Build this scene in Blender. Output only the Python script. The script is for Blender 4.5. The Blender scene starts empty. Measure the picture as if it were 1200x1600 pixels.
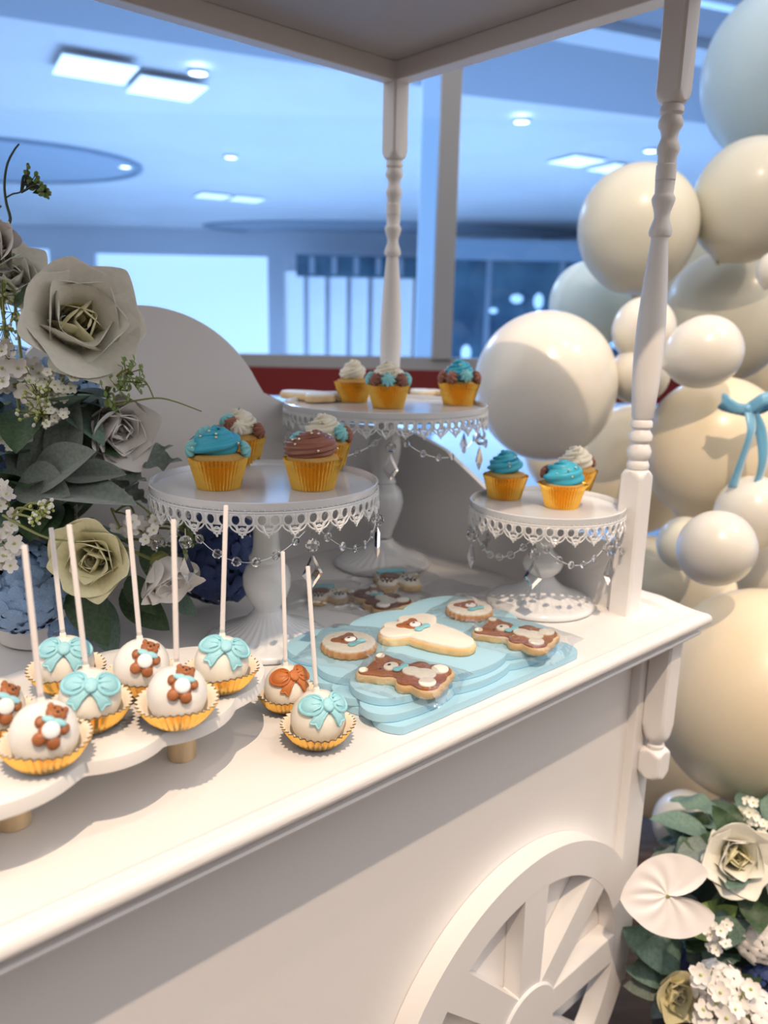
import bpy, math, random
from math import sin, cos, pi, radians as RAD, sqrt, atan2
from mathutils import Vector as V, Matrix as M, Quaternion as Q, Euler

# ------------------------------------------------------------------ camera, world, lights, exposure
SC = bpy.context.scene
COL = SC.collection
FLOOR = -0.86            # the cart's table top is z = 0
cam_d = bpy.data.cameras.new('camera')
cam = bpy.data.objects.new('camera', cam_d)
COL.objects.link(cam)
SC.camera = cam
cam_d.sensor_fit = 'VERTICAL'
cam_d.sensor_height = 36.0
cam_d.lens = 1231.97 / 1600 * 36.0
cam_d.clip_start = 0.02
cam_d.clip_end = 100
cam.matrix_world = M(((0.748463, 0.138756, -0.648499, -0.995652), (-0.662858, 0.186831, -0.725061, -0.463198), (0.020553, 0.972543, 0.231812, 0.370000), (0.000000, 0.000000, 0.000000, 1.000000)))
cam_d.dof.use_dof = True
cam_d.dof.focus_distance = 0.76
cam_d.dof.aperture_fstop = 4.6

world = bpy.data.worlds.new('world')
SC.world = world
world.use_nodes = True
bg = world.node_tree.nodes['Background']
bg.inputs[0].default_value = (1.0, 0.965, 0.955, 1)
bg.inputs[1].default_value = 1.3

def spot(name, loc, target, power, color, size, radius):
    d = bpy.data.lights.new(name, 'SPOT')
    d.energy = power; d.color = color; d.spot_size = RAD(size); d.spot_blend = 0.6; d.shadow_soft_size = radius
    o = bpy.data.objects.new(name, d); COL.objects.link(o)
    o.location = loc
    o.rotation_euler = (V(target) - V(loc)).to_track_quat('-Z', 'Y').to_euler()
    return o
WARM = (1.0, 0.76, 0.54)
spot('ceiling_spotlight', (1.0, -1.7, 2.9), (0.75, 0.35, 0.05), 110, WARM, 34, 0.03)
spot('ceiling_spotlight', (-1.50, -1.38, 3.0), (-0.4, 0.1, 0.0), 390, WARM, 50, 0.022)
spot('ceiling_spotlight', (0.35, -1.0, 3.0), (-0.1, 0.0, -0.3), 45, WARM, 60, 0.03)
spot('ceiling_spotlight', (-0.8, -0.8, 3.0), (-0.5, 0.0, -0.3), 25, WARM, 60, 0.03)

SC.view_settings.view_transform = 'Standard'
SC.view_settings.look = 'None'
SC.view_settings.gamma = 1
SC.view_settings.use_curve_mapping = False
SC.view_settings.exposure = 0.0
SC.cycles.max_bounces = 7; SC.cycles.diffuse_bounces = 3; SC.cycles.glossy_bounces = 3
SC.cycles.transmission_bounces = 6; SC.cycles.transparent_max_bounces = 10
SC.cycles.use_adaptive_sampling = True; SC.cycles.adaptive_threshold = 0.03
SC.cycles.caustics_reflective = False; SC.cycles.caustics_refractive = False

# ------------------------------------------------------------------ materials
MATS = {}
def mat(name, col, rough=0.5, metal=0.0, bump=0.0, bscale=60.0, vary=0.0, spec=0.5, sss=0.0, coat=0.0,
        sheen=0.0, emit=0.0, trans=0.0, ior=1.45, stretch=(1, 1, 1), vscale=None, col2=None):
    if name in MATS: return MATS[name]
    m = bpy.data.materials.new(name); m.use_nodes = True
    nt = m.node_tree; b = nt.nodes['Principled BSDF']; L = nt.links
    b.inputs['Base Color'].default_value = (*col, 1)
    b.inputs['Roughness'].default_value = rough
    b.inputs['Metallic'].default_value = metal
    b.inputs['Specular IOR Level'].default_value = spec
    b.inputs['IOR'].default_value = ior
    b.inputs['Coat Weight'].default_value = coat
    b.inputs['Coat Roughness'].default_value = 0.15
    b.inputs['Sheen Weight'].default_value = sheen
    b.inputs['Transmission Weight'].default_value = trans
    if sss:
        b.inputs['Subsurface Weight'].default_value = sss
        b.inputs['Subsurface Radius'].default_value = (0.010, 0.006, 0.003)
        b.inputs['Subsurface Scale'].default_value = 0.5
    if emit:
        b.inputs['Emission Color'].default_value = (*col, 1)
        b.inputs['Emission Strength'].default_value = emit
    if bump or vary or col2:
        tc = nt.nodes.new('ShaderNodeTexCoord'); mp = nt.nodes.new('ShaderNodeMapping')
        mp.inputs['Scale'].default_value = stretch
        L.new(tc.outputs['Object'], mp.inputs['Vector'])
        nz = nt.nodes.new('ShaderNodeTexNoise'); nz.inputs['Scale'].default_value = bscale
        nz.inputs['Detail'].default_value = 4
        L.new(mp.outputs[0], nz.inputs['Vector'])
        if bump:
            bp = nt.nodes.new('ShaderNodeBump'); bp.inputs['Strength'].default_value = bump
            bp.inputs['Distance'].default_value = 0.002
            L.new(nz.outputs[0], bp.inputs['Height']); L.new(bp.outputs[0], b.inputs['Normal'])
        if vary or col2:
            n2 = nt.nodes.new('ShaderNodeTexNoise'); n2.inputs['Scale'].default_value = vscale or bscale * 0.4
            n2.inputs['Detail'].default_value = 3
            L.new(mp.outputs[0], n2.inputs['Vector'])
            rp = nt.nodes.new('ShaderNodeValToRGB')
            c2 = col2 or tuple(c * (1 - vary) for c in col)
            rp.color_ramp.elements[0].position = 0.35; rp.color_ramp.elements[0].color = (*c2, 1)
            rp.color_ramp.elements[1].position = 0.65; rp.color_ramp.elements[1].color = (*col, 1)
            L.new(n2.outputs[0], rp.inputs[0]); L.new(rp.outputs[0], b.inputs['Base Color'])
    MATS[name] = m
    return m

def clear_mat(name, tint, gloss=0.12, rough=0.05, bump=0.0, bscale=20):
    m = bpy.data.materials.new(name); m.use_nodes = True
    nt = m.node_tree; nt.nodes.remove(nt.nodes['Principled BSDF'])
    t = nt.nodes.new('ShaderNodeBsdfTransparent'); t.inputs[0].default_value = (*tint, 1)
    g = nt.nodes.new('ShaderNodeBsdfGlossy'); g.inputs['Roughness'].default_value = rough
    fr = nt.nodes.new('ShaderNodeLayerWeight'); fr.inputs[0].default_value = 0.25
    mm = nt.nodes.new('ShaderNodeMath'); mm.operation = 'MULTIPLY_ADD'
    mm.inputs[1].default_value = gloss; mm.inputs[2].default_value = gloss * 0.25
    mx = nt.nodes.new('ShaderNodeMixShader')
    nt.links.new(fr.outputs['Facing'], mm.inputs[0]); nt.links.new(mm.outputs[0], mx.inputs[0])
    nt.links.new(t.outputs[0], mx.inputs[1]); nt.links.new(g.outputs[0], mx.inputs[2])
    nt.links.new(mx.outputs[0], nt.nodes['Material Output'].inputs[0])
    if bump:
        tc = nt.nodes.new('ShaderNodeTexCoord'); nz = nt.nodes.new('ShaderNodeTexNoise'); nz.inputs['Scale'].default_value = bscale
        bp = nt.nodes.new('ShaderNodeBump'); bp.inputs['Strength'].default_value = bump; bp.inputs['Distance'].default_value = 0.004
        nt.links.new(tc.outputs['Object'], nz.inputs['Vector']); nt.links.new(nz.outputs[0], bp.inputs['Height'])
        nt.links.new(bp.outputs[0], g.inputs['Normal'])
    MATS[name] = m
    return m

WHITE = mat('white_paint', (0.84, 0.82, 0.81), 0.38, bump=0.12, bscale=90, spec=0.45)
WOODW = mat('white_brushed_paint', (0.85, 0.83, 0.82), 0.42, bump=0.25, bscale=35, stretch=(1, 8, 8))
ENAMEL = mat('white_enamel', (0.80, 0.81, 0.83), 0.16, spec=0.6, coat=0.5)
TRAYW = mat('tray_white', (0.86, 0.83, 0.80), 0.5, bump=0.06, bscale=200)
DOWEL = mat('pale_wood', (0.80, 0.60, 0.36), 0.5, bump=0.3, bscale=30, stretch=(6, 6, 1), vary=0.25)
GOLD = mat('gold_foil', (0.95, 0.55, 0.12), 0.22, metal=0.95, bump=0.12, bscale=420)
GOLD2 = mat('gold_foil_cupcake', (0.88, 0.50, 0.09), 0.24, metal=0.92, bump=0.15, bscale=260)
CREAMP = mat('cream_paper', (0.90, 0.80, 0.66), 0.6)
CANDY = mat('white_chocolate', (0.90, 0.85, 0.76), 0.33, sss=0.25, bump=0.08, bscale=120)
CANDYW = mat('white_chocolate_bright', (0.90, 0.87, 0.83), 0.33, sss=0.2, bump=0.06, bscale=120)
STICK = mat('paper_stick', (0.88, 0.82, 0.79), 0.6, bump=0.2, bscale=90)
FBLUE = mat('blue_fondant', (0.36, 0.69, 0.77), 0.5, bump=0.1, bscale=200)
FBROWN = mat('brown_fondant', (0.42, 0.15, 0.055), 0.42, bump=0.2, bscale=250, vary=0.2)
FORANGE = mat('caramel_fondant', (0.55, 0.18, 0.05), 0.45, bump=0.1, bscale=200)
FWHITE = mat('white_fondant', (0.90, 0.89, 0.90), 0.45)
DARK = mat('dark_icing', (0.03, 0.02, 0.02), 0.4)
BISCUIT = mat('baked_biscuit', (0.86, 0.66, 0.38), 0.7, bump=0.5, bscale=150, col2=(0.74, 0.48, 0.22), vscale=45)
BISCUIT2 = mat('golden_biscuit', (0.74, 0.40, 0.16), 0.7, bump=0.5, bscale=150, col2=(0.55, 0.24, 0.07), vscale=60)
ICEW = mat('ivory_icing', (0.90, 0.85, 0.74), 0.42)
ICEB = mat('brown_icing', (0.42, 0.145, 0.04), 0.32, spec=0.6, vary=0.25, bscale=60)
ICEBD = mat('dark_brown_icing', (0.22, 0.065, 0.03), 0.3)
ICET = mat('blue_icing', (0.28, 0.66, 0.74), 0.4)
BOARD = mat('blue_board', (0.39, 0.65, 0.79), 0.45, bump=0.05, bscale=200)
BCB = mat('blue_buttercream', (0.06, 0.48, 0.66), 0.38, vary=0.12, bscale=80)
BCT = mat('aqua_buttercream', (0.27, 0.66, 0.68), 0.4)
BCW = mat('cream_buttercream', (0.90, 0.84, 0.68), 0.4)
BCC = mat('chocolate_buttercream', (0.36, 0.14, 0.09), 0.42, vary=0.15, bscale=80)
CAKE = mat('sponge_cake', (0.62, 0.36, 0.10), 0.8, bump=0.8, bscale=250)
PEARL = mat('gold_pearl', (0.85, 0.74, 0.52), 0.15, metal=0.8)
GPEARL = mat('grey_pearl', (0.25, 0.32, 0.38), 0.15, metal=0.7)
CRYS = mat('clear_crystal', (0.97, 0.98, 1.0), 0.02, trans=1.0, ior=1.5)
WIRE = mat('silver_wire', (0.8, 0.8, 0.8), 0.2, metal=1.0)
FILM = clear_mat('clear_film', (0.97, 0.975, 0.98), 0.42, 0.06, 0.9, 45)
ROSEW = mat('ivory_petal', (0.88, 0.86, 0.76), 0.55, vary=0.06, bscale=25, sheen=0.2)
ROSEY = mat('pale_yellow_petal', (0.86, 0.80, 0.50), 0.55, vary=0.08, bscale=25, sheen=0.2)
ROSEC = mat('white_petal', (0.88, 0.84, 0.80), 0.55, sheen=0.2)
HYB = mat('deep_blue_petal', (0.055, 0.10, 0.30), 0.6, col2=(0.03, 0.05, 0.16), vscale=20, sheen=0.2)
HYL = mat('light_blue_petal', (0.36, 0.52, 0.76), 0.6, col2=(0.20, 0.34, 0.60), vscale=20, sheen=0.2)
LEAFG = mat('grey_green_leaf', (0.22, 0.27, 0.23), 0.75, bump=0.4, bscale=300, vary=0.3, vscale=25, sheen=0.5)
LEAFD = mat('dark_green_leaf', (0.06, 0.11, 0.05), 0.5, vary=0.35, bscale=60)
LEAFL = mat('fresh_green_leaf', (0.26, 0.38, 0.12), 0.5, vary=0.3, bscale=60)
LEAFU = mat('blue_green_leaf', (0.17, 0.27, 0.22), 0.6, vary=0.3, bscale=60)
STEMG = mat('green_stem', (0.24, 0.26, 0.07), 0.5)
STEMD = mat('dark_stem', (0.05, 0.07, 0.03), 0.5)
BUDG = mat('lime_bud', (0.48, 0.56, 0.18), 0.5)
FOAM = mat('dark_foam', (0.02, 0.035, 0.02), 0.9)
BALW = mat('pearl_white_balloon', (0.73, 0.71, 0.65), 0.28, sss=0.5, spec=0.5, coat=0.3)
BALC = mat('cream_balloon', (0.80, 0.70, 0.52), 0.32, sss=0.35, spec=0.5, coat=0.2)
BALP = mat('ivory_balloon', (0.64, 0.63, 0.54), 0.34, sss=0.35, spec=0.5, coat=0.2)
BALB = mat('pale_blue_balloon', (0.62, 0.79, 0.87), 0.3, sss=0.3, spec=0.5)
SATIN = mat('blue_satin', (0.13, 0.38, 0.58), 0.3, sheen=0.6, spec=0.7)

# ------------------------------------------------------------------ mesh helpers
class MB:
    def __init__(s): s.v = []; s.f = []
    def add(s, vs, fs, mtx=None):
        n = len(s.v)
        s.v += [tuple(mtx @ V(p)) for p in vs] if mtx is not None else [tuple(p) for p in vs]
        s.f += [tuple(i + n for i in f) for f in fs]
        return s
    def box(s, a, b, bev=0.0, mtx=None):
        (x0, y0, z0), (x1, y1, z1) = a, b
        if not bev:
            vs = [(x, y, z) for z in (z0, z1) for x, y in ((x0, y0), (x1, y0), (x1, y1), (x0, y1))]
            return s.add(vs, [(3, 2, 1, 0), (4, 5, 6, 7), (0, 1, 5, 4), (1, 2, 6, 5), (2, 3, 7, 6), (3, 0, 4, 7)], mtx)
        rings = []
        for z, k in ((z0, bev), (z0 + bev, 0), (z1 - bev, 0), (z1, bev)):
            e = bev if k == 0 else bev
            c = []
            X0, X1, Y0, Y1 = x0 + k, x1 - k, y0 + k, y1 - k
            if k == 0:
                c = [(X0 + e, Y0), (X1 - e, Y0), (X1, Y0 + e), (X1, Y1 - e), (X1 - e, Y1), (X0 + e, Y1), (X0, Y1 - e), (X0, Y0 + e)]
            else:
                c = [(X0, Y0), (X1, Y0), (X1, Y0), (X1, Y1), (X1, Y1), (X0, Y1), (X0, Y1), (X0, Y0)]
            rings.append([(x, y, z) for x, y in c])
        return s.rings(rings, True, True, mtx=mtx)
    def rings(s, rings, cap0=False, cap1=False, closed=True, mtx=None):
        n = len(rings[0]); vs = [p for r in rings for p in r]; fs = []
        for i in range(len(rings) - 1):
            for j in range(n if closed else n - 1):
                k = (j + 1) % n
                fs.append((i * n + j, i * n + k, (i + 1) * n + k, (i + 1) * n + j))
        if cap0: fs.append(tuple(reversed(range(n))))
        if cap1: fs.append(tuple(range((len(rings) - 1) * n, len(rings) * n)))
        return s.add(vs, fs, mtx)
    def lathe(s, prof, n=32, mtx=None, rf=None, cap0=True, cap1=True):
        rs = []
        for r, z in prof:
            ring = []
            for j in range(n):
                a = 2 * pi * j / n
                rr, zz = (rf(r, z, a, j) if rf else (r, z))
                ring.append((rr * cos(a), rr * sin(a), zz))
            rs.append(ring)
        return s.rings(rs, cap0, cap1, mtx=mtx)
    def tube(s, pts, rad, n=8, caps=True, mtx=None, lobes=0, lamp=0.0, twist=0.0):
        pts = [V(p) for p in pts]; rs = []
        up = V((0, 0, 1)); N = len(pts); prev = None
        for i, p in enumerate(pts):
            t = (pts[min(i + 1, N - 1)] - pts[max(i - 1, 0)])
            t = t.normalized() if t.length > 1e-9 else V((0, 0, 1))
            if prev is None:
                a = t.cross(up)
                if a.length < 0.05: a = t.cross(V((1, 0, 0)))
            else:
                a = prev - t * prev.dot(t)
            a.normalize(); prev = a; b = t.cross(a)
            r = rad[i] if isinstance(rad, (list, tuple)) else rad
            ring = []
            for j in range(n):
                th = 2 * pi * j / n
                rr = r * (1 + lamp * cos(lobes * th + twist * i)) if lobes else r
                ring.append(tuple(p + a * (rr * cos(th)) + b * (rr * sin(th))))
            rs.append(ring)
        return s.rings(rs, caps, caps, mtx=mtx)
    def ball(s, c, r, n=16, m=10, mtx=None, sc=(1, 1, 1), rot=None):
        T = M.Translation(c) @ (rot.to_matrix().to_4x4() if rot else M.Identity(4)) @ M.Diagonal((*sc, 1))
        if mtx is not None: T = mtx @ T
        prof = [(max(r * sin(pi * i / m), 1e-5), -r * cos(pi * i / m)) for i in range(m + 1)]
        return s.lathe(prof, n, T)
    def grid(s, fn, nu, nv, mtx=None):
        vs = [fn(i / nu, j / nv) for j in range(nv + 1) for i in range(nu + 1)]
        fs = [(j * (nu + 1) + i, j * (nu + 1) + i + 1, (j + 1) * (nu + 1) + i + 1, (j + 1) * (nu + 1) + i) for j in range(nv) for i in range(nu)]
        return s.add(vs, fs, mtx)
    def prism(s, outl, z0, z1, bev=0.0, mtx=None):
        """outl: 2-D polygon (counter clockwise); slight chamfer by a normal offset"""
        def off(d):
            n = len(outl); r = []
            for i in range(n):
                a, b, c = V(outl[i - 1]), V(outl[i]), V(outl[(i + 1) % n])
                e1 = (b - a).normalized(); e2 = (c - b).normalized()
                nn = V((e1.y + e2.y, -e1.x - e2.x))
                if nn.length < 1e-6: nn = V((e1.y, -e1.x))
                nn.normalize()
                r.append(b - nn * d)
            return r
        if bev: lv = [(z0, bev), (z0 + bev, 0), (z1 - bev, 0), (z1 - bev * 0.3, bev * 0.3), (z1, bev)]
        else: lv = [(z0, 0), (z1, 0)]
        return s.rings([[(p.x, p.y, z) for p in off(d)] for z, d in lv], True, True, mtx=mtx)
    def star(s, rad, prof, mapf=None, ctr=(0, 0), ridge=0.0, rk=8, bottom=False):
        """rad: radii per angle; prof: (inset, height) rings from the edge in; ends in a centre point"""
        n = len(rad); rs = []
        mf = mapf or (lambda u, v, h: (u, v, h))
        for ins, h in prof:
            ring = []
            for j, r in enumerate(rad):
                a = 2 * pi * j / n
                rr = max(r - ins, r * 0.05) if ins < 1 else r * (ins - 1)
                hh = h + (ridge * cos(rk * a) if h > 0 and 0 < ins else 0)
                ring.append(mf(ctr[0] + rr * cos(a), ctr[1] + rr * sin(a), hh))
            rs.append(ring)
        s.rings(rs, bottom, False)
        k = len(s.v); s.v.append(tuple(mf(ctr[0], ctr[1], prof[-1][1])))
        b = k - n
        s.f += [(b + j, b + (j + 1) % n, k) for j in range(n)]
        return s
    def build(s, name, m, parent=None, smooth=40, solid=0.0):
        me = bpy.data.meshes.new(name)
        me.from_pydata(s.v, [], s.f)
        me.materials.append(m)
        if smooth:
            me.polygons.foreach_set('use_smooth', [True] * len(me.polygons))
            me.set_sharp_from_angle(angle=RAD(smooth))
        me.update()
        o = bpy.data.objects.new(name, me); COL.objects.link(o)
        if parent: o.parent = parent
        if solid:
            md = o.modifiers.new('solid', 'SOLIDIFY'); md.thickness = solid; md.offset = 0
        return o

def union_rad(circles, n=72, c=(0, 0)):
    """radii, per angle, of the outline of a union of discs (x, y, r[, sx, sy]) seen from c"""
    out = []
    for k in range(n):
        a = 2 * pi * k / n; d = V((cos(a), sin(a))); best = 0.0
        for ci in circles:
            x, y, r = ci[:3]; sx, sy = ci[3:] if len(ci) > 3 else (1, 1)
            o = V(((c[0] - x) / sx, (c[1] - y) / sy)); dd = V((d.x / sx, d.y / sy))
            A = dd.dot(dd); B = o.dot(dd); C_ = o.dot(o) - r * r; D = B * B - A * C_
            if D > 0:
                t = (-B + sqrt(D)) / A
                if t > best: best = t
        out.append(max(best, 1e-4))
    for _ in range(1):
        out = [(out[i - 1] + 2 * out[i] + out[(i + 1) % n]) / 4 for i in range(n)]
    return out

def tag(o, label=None, cat=None, group=None, kind=None):
    if label: o['label'] = label
    if cat: o['category'] = cat
    if group: o['group'] = group
    if kind: o['kind'] = kind
    return o
def empty(name, loc=(0, 0, 0), rz=0.0, label=None, cat=None, group=None):
    o = bpy.data.objects.new(name, None); COL.objects.link(o)
    o.location = loc; o.rotation_euler = (0, 0, rz); o.empty_display_size = 0.02
    return tag(o, label, cat, group)
def inst(src, parent, mtx, name=None):
    o = src.copy(); COL.objects.link(o); o.parent = parent; o.matrix_local = mtx
    return o
def child(mesh, name, parent, mtx=None):
    o = bpy.data.objects.new(name, mesh); COL.objects.link(o); o.parent = parent
    if mtx is not None: o.matrix_local = mtx
    return o
def mesh_only(mb, name, m, smooth=40):
    o = mb.build(name, m, smooth=smooth); me = o.data
    bpy.data.objects.remove(o); return me
def copy_tree(o, parent=None):
    c = o.copy(); COL.objects.link(c); c.parent = parent
    for ch in list(o.children): copy_tree(ch, c)
    return c
def look(loc, n, roll=0.0, s=1.0):
    """matrix at loc whose z axis is n"""
    q = V(n).to_track_quat('Z', 'Y')
    return M.Translation(loc) @ q.to_matrix().to_4x4() @ M.Rotation(roll, 4, 'Z') @ M.Scale(s, 4)

# ------------------------------------------------------------------ room frame: a = to the right, b = away from where the photographer stands
RX, RY, YAW = -0.9957, -0.4632, 0.72972
ROOM = M.Translation((RX, RY, 0)) @ M.Rotation(-YAW, 4, 'Z')
def struct(name, mb, m, smooth=0):
    o = mb.build(name, m, smooth=smooth); o.matrix_world = ROOM; o['kind'] = 'structure'; return o

FLOORM = mat('brown_wood_floor', (0.13, 0.08, 0.05), 0.35, bump=0.1, bscale=15, stretch=(1, 10, 1), vary=0.4)
HFLOOR = mat('hall_floor', (0.62, 0.63, 0.64), 0.25)
HCEIL = mat('hall_ceiling_paint', (0.80, 0.82, 0.86), 0.7, vary=0.08, bscale=2.0, vscale=0.6)
HDARK = mat('hall_bulkhead_paint', (0.30, 0.36, 0.44), 0.7)
HCOF = mat('coffer_paint', (0.42, 0.50, 0.60), 0.7)
HCOFL = mat('coffer_lip_paint', (0.28, 0.36, 0.46), 0.7)
HWALL = mat('hall_wall_paint', (0.72, 0.75, 0.82), 0.7)
HTEAL = mat('shopfront_blue', (0.10, 0.22, 0.30), 0.4, col2=(0.03, 0.09, 0.16), vscale=1.2, vary=0.3, bscale=3)
FRAMEM = mat('grey_aluminium', (0.36, 0.36, 0.37), 0.4, metal=0.3)
FRAMEL = mat('pale_frame', (0.62, 0.72, 0.80), 0.45)
REDM = mat('dark_red_panel', (0.16, 0.012, 0.012), 0.4)
GLASS = clear_mat('tinted_glass', (0.56, 0.72, 0.93), 0.10, 0.02)
DAY = mat('daylight_outside', (0.92, 0.95, 1.0), emit=1.15)
DAY2 = mat('daylight_bright', (0.90, 0.94, 1.0), emit=0.8)
LAMP = mat('ceiling_lamp_glow', (1.0, 0.98, 0.92), emit=2.2)
LAMPW = mat('warm_lamp_glow', (1.0, 0.93, 0.80), emit=2.6)
SHOP = mat('shop_light', (0.75, 0.9, 1.0), emit=1.2)

struct('floor', MB().box((-14, -6, FLOOR - 0.1), (14, 2.95, FLOOR)), FLOORM)
struct('floor', MB().box((-14, 2.95, FLOOR - 0.1), (14, 21, FLOOR)), HFLOOR)
# hall beyond the glass
# ceiling with a circular coffer opening is built as plate + recess ring
struct('ceiling', MB().box((-16, 3.1, 2.5), (16, 21, 2.6)), HCEIL)
bh = MB()
bh.prism([(-9, 3.15), (9, 3.15), (9, 11.3), (3.3, 8.85), (0.6, 7.95), (-0.35, 7.35), (-2.8, 6.25), (-9, 3.6)], 2.44, 2.499)
struct('trim_1', bh, HDARK)
tr = MB()
tr.prism([(1.0, 6.25), (5.5, 8.1), (5.5, 7.75), (1.0, 5.9)], 2.38, 2.44)
struct('trim_2', tr, mat('pale_strip_paint', (0.75, 0.80, 0.86), 0.6))
for (a0, b0, a1, b1) in ((1.5, 5.55, 3.6, 6.35), (1.9, 5.2, 3.8, 5.95)):
    d = V((a1 - a0, b1 - b0)).normalized(); nn = V((-d.y, d.x)) * 0.035
    mb = MB().prism([(a0 - nn.x, b0 - nn.y), (a1 - nn.x, b1 - nn.y), (a1 + nn.x, b1 + nn.y), (a0 + nn.x, b0 + nn.y)], 2.425, 2.44)
    o = mb.build('track_reflection_strip', mat('reflection_glow', (0.7, 0.85, 1.0), emit=1.1), smooth=0); o.matrix_world = ROOM  # no lamps here: glowing strips stand for a reflection of light tracks
    tag(o, 'long pale glowing strip standing for a track reflection, ' + ('upper one near the photo edge' if b0 < 5.4 else 'lower one left of the other strip'), 'light', 'glowing strips standing for track reflections')
for k, (ca, cb, ra, rb_) in enumerate(((-5.9, 11.9, 2.35, 1.7), (0.1, 19.2, 4.4, 1.5))):
    mb = MB()
    prof = [(1.0, 2.50), (1.0, 2.455), (0.965, 2.455), (0.965, 2.496)]
    mb.lathe(prof, 64, M.Translation((ca, cb, 0)) @ M.Diagonal((ra, rb_, 1, 1)), cap0=False, cap1=False)
    struct('trim_%d' % (3 + 2 * k), mb, HCOFL, smooth=40)
    mb = MB().lathe([(0.966, 2.497), (0.966, 2.485), (0.02, 2.485)], 64, M.Translation((ca, cb, 0)) @ M.Diagonal((ra, rb_, 1, 1)))
    struct('trim_%d' % (4 + 2 * k), mb, HCOF)
def hall_lamp(e):        # the light a ceiling lamp of the hall throws down
    d = bpy.data.lights.new('lamp_light', 'SPOT'); d.energy = 430; d.color = (0.92, 0.96, 1.0)
    d.spot_size = RAD(165); d.spot_blend = 0.8; d.shadow_soft_size = 0.05
    o = bpy.data.objects.new('lamp_light', d); COL.objects.link(o); o.parent = e; o.location = (0, 0, -0.06)
DL = [(-1.68, 7.47, 'round ceiling light nearest the cart, right of the square panel pair'), (-2.13, 11.25, 'round ceiling light above the small distant panel pair'),
      (-3.80, 12.08, 'round ceiling light at the edge of the round ceiling recess'), (1.34, 8.89, 'round ceiling light right of the window post'),
      (3.14, 10.34, 'round ceiling light above the white balloon top')]
for a, b, lab in DL:
    e = empty('round_ceiling_light', ROOM @ V((a, b, 2.43 if b < 8 or (a > 1 and b < 9) else 2.47)), label=lab, cat='light', group='round downlights in the hall')
    MB().lathe([(0.10, 0.03), (0.10, 0.0), (0.085, -0.003), (0.078, 0.0)], 24, cap0=False, cap1=False).build('ring', FRAMEL, e)
    MB().lathe([(0.078, 0.004), (0.002, 0.004)], 24).build('lamp_face', LAMPW, e)
    hall_lamp(e)
SQ = [(-2.55, 7.42, 'left square panel light of the near pair on the hall ceiling'), (-2.08, 7.95, 'right square panel light of the near pair on the hall ceiling'),
      (-3.1, 14.6, 'left square panel light of the distant small pair'), (-2.55, 14.9, 'right square panel light of the distant small pair'),
      (2.40, 11.0, 'left square panel light beside the white balloons'), (3.02, 11.45, 'right square panel light beside the white balloons')]
for i, (a, b, lab) in enumerate(SQ):
    e = empty('square_panel_light', ROOM @ V((a, b, 2.43 if b < 8 else 2.47)), RAD(30) - YAW, lab, 'light', 'square panel lights in the hall')
    h = 0.30 if i < 2 else 0.26
    MB().box((-h - 0.01, -h - 0.01, 0.0), (h + 0.01, h + 0.01, 0.012)).build('frame', HCEIL, e, smooth=0)
    MB().box((-h, -h, -0.006), (h, h, -0.001)).build('diffuser', LAMP if i != 2 and i != 3 else mat('dim_lamp_glow', (1, .98, .93), emit=1.6), e, smooth=0)
    hall_lamp(e)
# far wall with its windows: piers, header, sill, panes that let the day in
FB = 20.0
def wallbox(mb, a0, a1, z0, z1, b0=FB, b1=FB + 0.3): mb.box((a0, b0, z0), (a1, b1, z1))
wins = [(-12.5, -8.25, -0.6, 2.02), (-7.15, -2.95, -0.6, 1.95), (-2.55, 0.6, -0.6, 1.62)]
mb = MB(); wallbox(mb, -16, 16, FLOOR, -0.6); wallbox(mb, -16, -12.5, -0.6, 2.5)
wallbox(mb, -12.5, -8.25, 2.02, 2.5); wallbox(mb, -8.25, -7.15, -0.6, 2.5); wallbox(mb, -7.15, -2.95, 1.95, 2.5)
wallbox(mb, -2.95, -2.55, -0.6, 2.5); wallbox(mb, -2.55, 0.6, 1.62, 2.5); wallbox(mb, 0.6, 16, -0.6, 2.5)
struct('wall_far', mb, HWALL)
for i, (a0, a1, z0, z1) in enumerate(wins):
    w = struct('window_%d' % (i + 1), MB().box((a0, FB + 0.05, z0), (a1, FB + 0.1, z0 + 0.05)).box((a0, FB + 0.05, z1 - 0.05), (a1, FB + 0.1, z1)), FRAMEL)
    nm = 1 if i < 2 else 6
    for k in range(nm):
        x0 = a0 + (a1 - a0) * k / nm; x1 = a0 + (a1 - a0) * (k + 1) / nm
        MB().box((x0 + (0.02 if i < 2 else 0.06), FB + 0.12, z0 + 0.05), (x1 - (0.02 if i < 2 else 0.06), FB + 0.13, z1 - 0.05)).build('pane', DAY if i < 2 else DAY2, w, smooth=0)
        if k: MB().box((x0 - (0.02 if i < 2 else 0.06), FB + 0.05, z0), (x0 + (0.02 if i < 2 else 0.06), FB + 0.12, z1)).build('mullion', HWALL, w, smooth=0)
# dark teal shop fronts in front of the far wall
sf = empty('shopfront', ROOM @ V((0.4, 17.0, FLOOR)), -YAW, 'dark blue shop front with small bright lights, seen through the right glass pane', 'shop')
MB().box((0.9, 0, 0), (9.0, 0.3, 2.55)).build('wall_panel', HTEAL, sf, smooth=0)
MB().box((0.9, -0.15, 2.55), (9.0, 0.2, 2.95)).build('sign_band', mat('pale_blue_band', (0.35, 0.48, 0.62), 0.5), sf, smooth=0)
for k in range(5): MB().box((1.6 + k * 1.5, -0.06, 0.1), (1.72 + k * 1.5, 0.0, 2.55)).build('post', HCOFL, sf, smooth=0)
random.seed(5)
for k in range(13):
    x = 1.2 + random.random() * 3.6; z = 0.35 + random.random() * 1.5; r = 0.07 + random.random() * 0.12
    MB().ball((x, -0.16, z), r, 12, 8, sc=(1, 0.3, random.choice((1, 1.6, .7)))).build('display_lamp', SHOP, sf)
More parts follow.
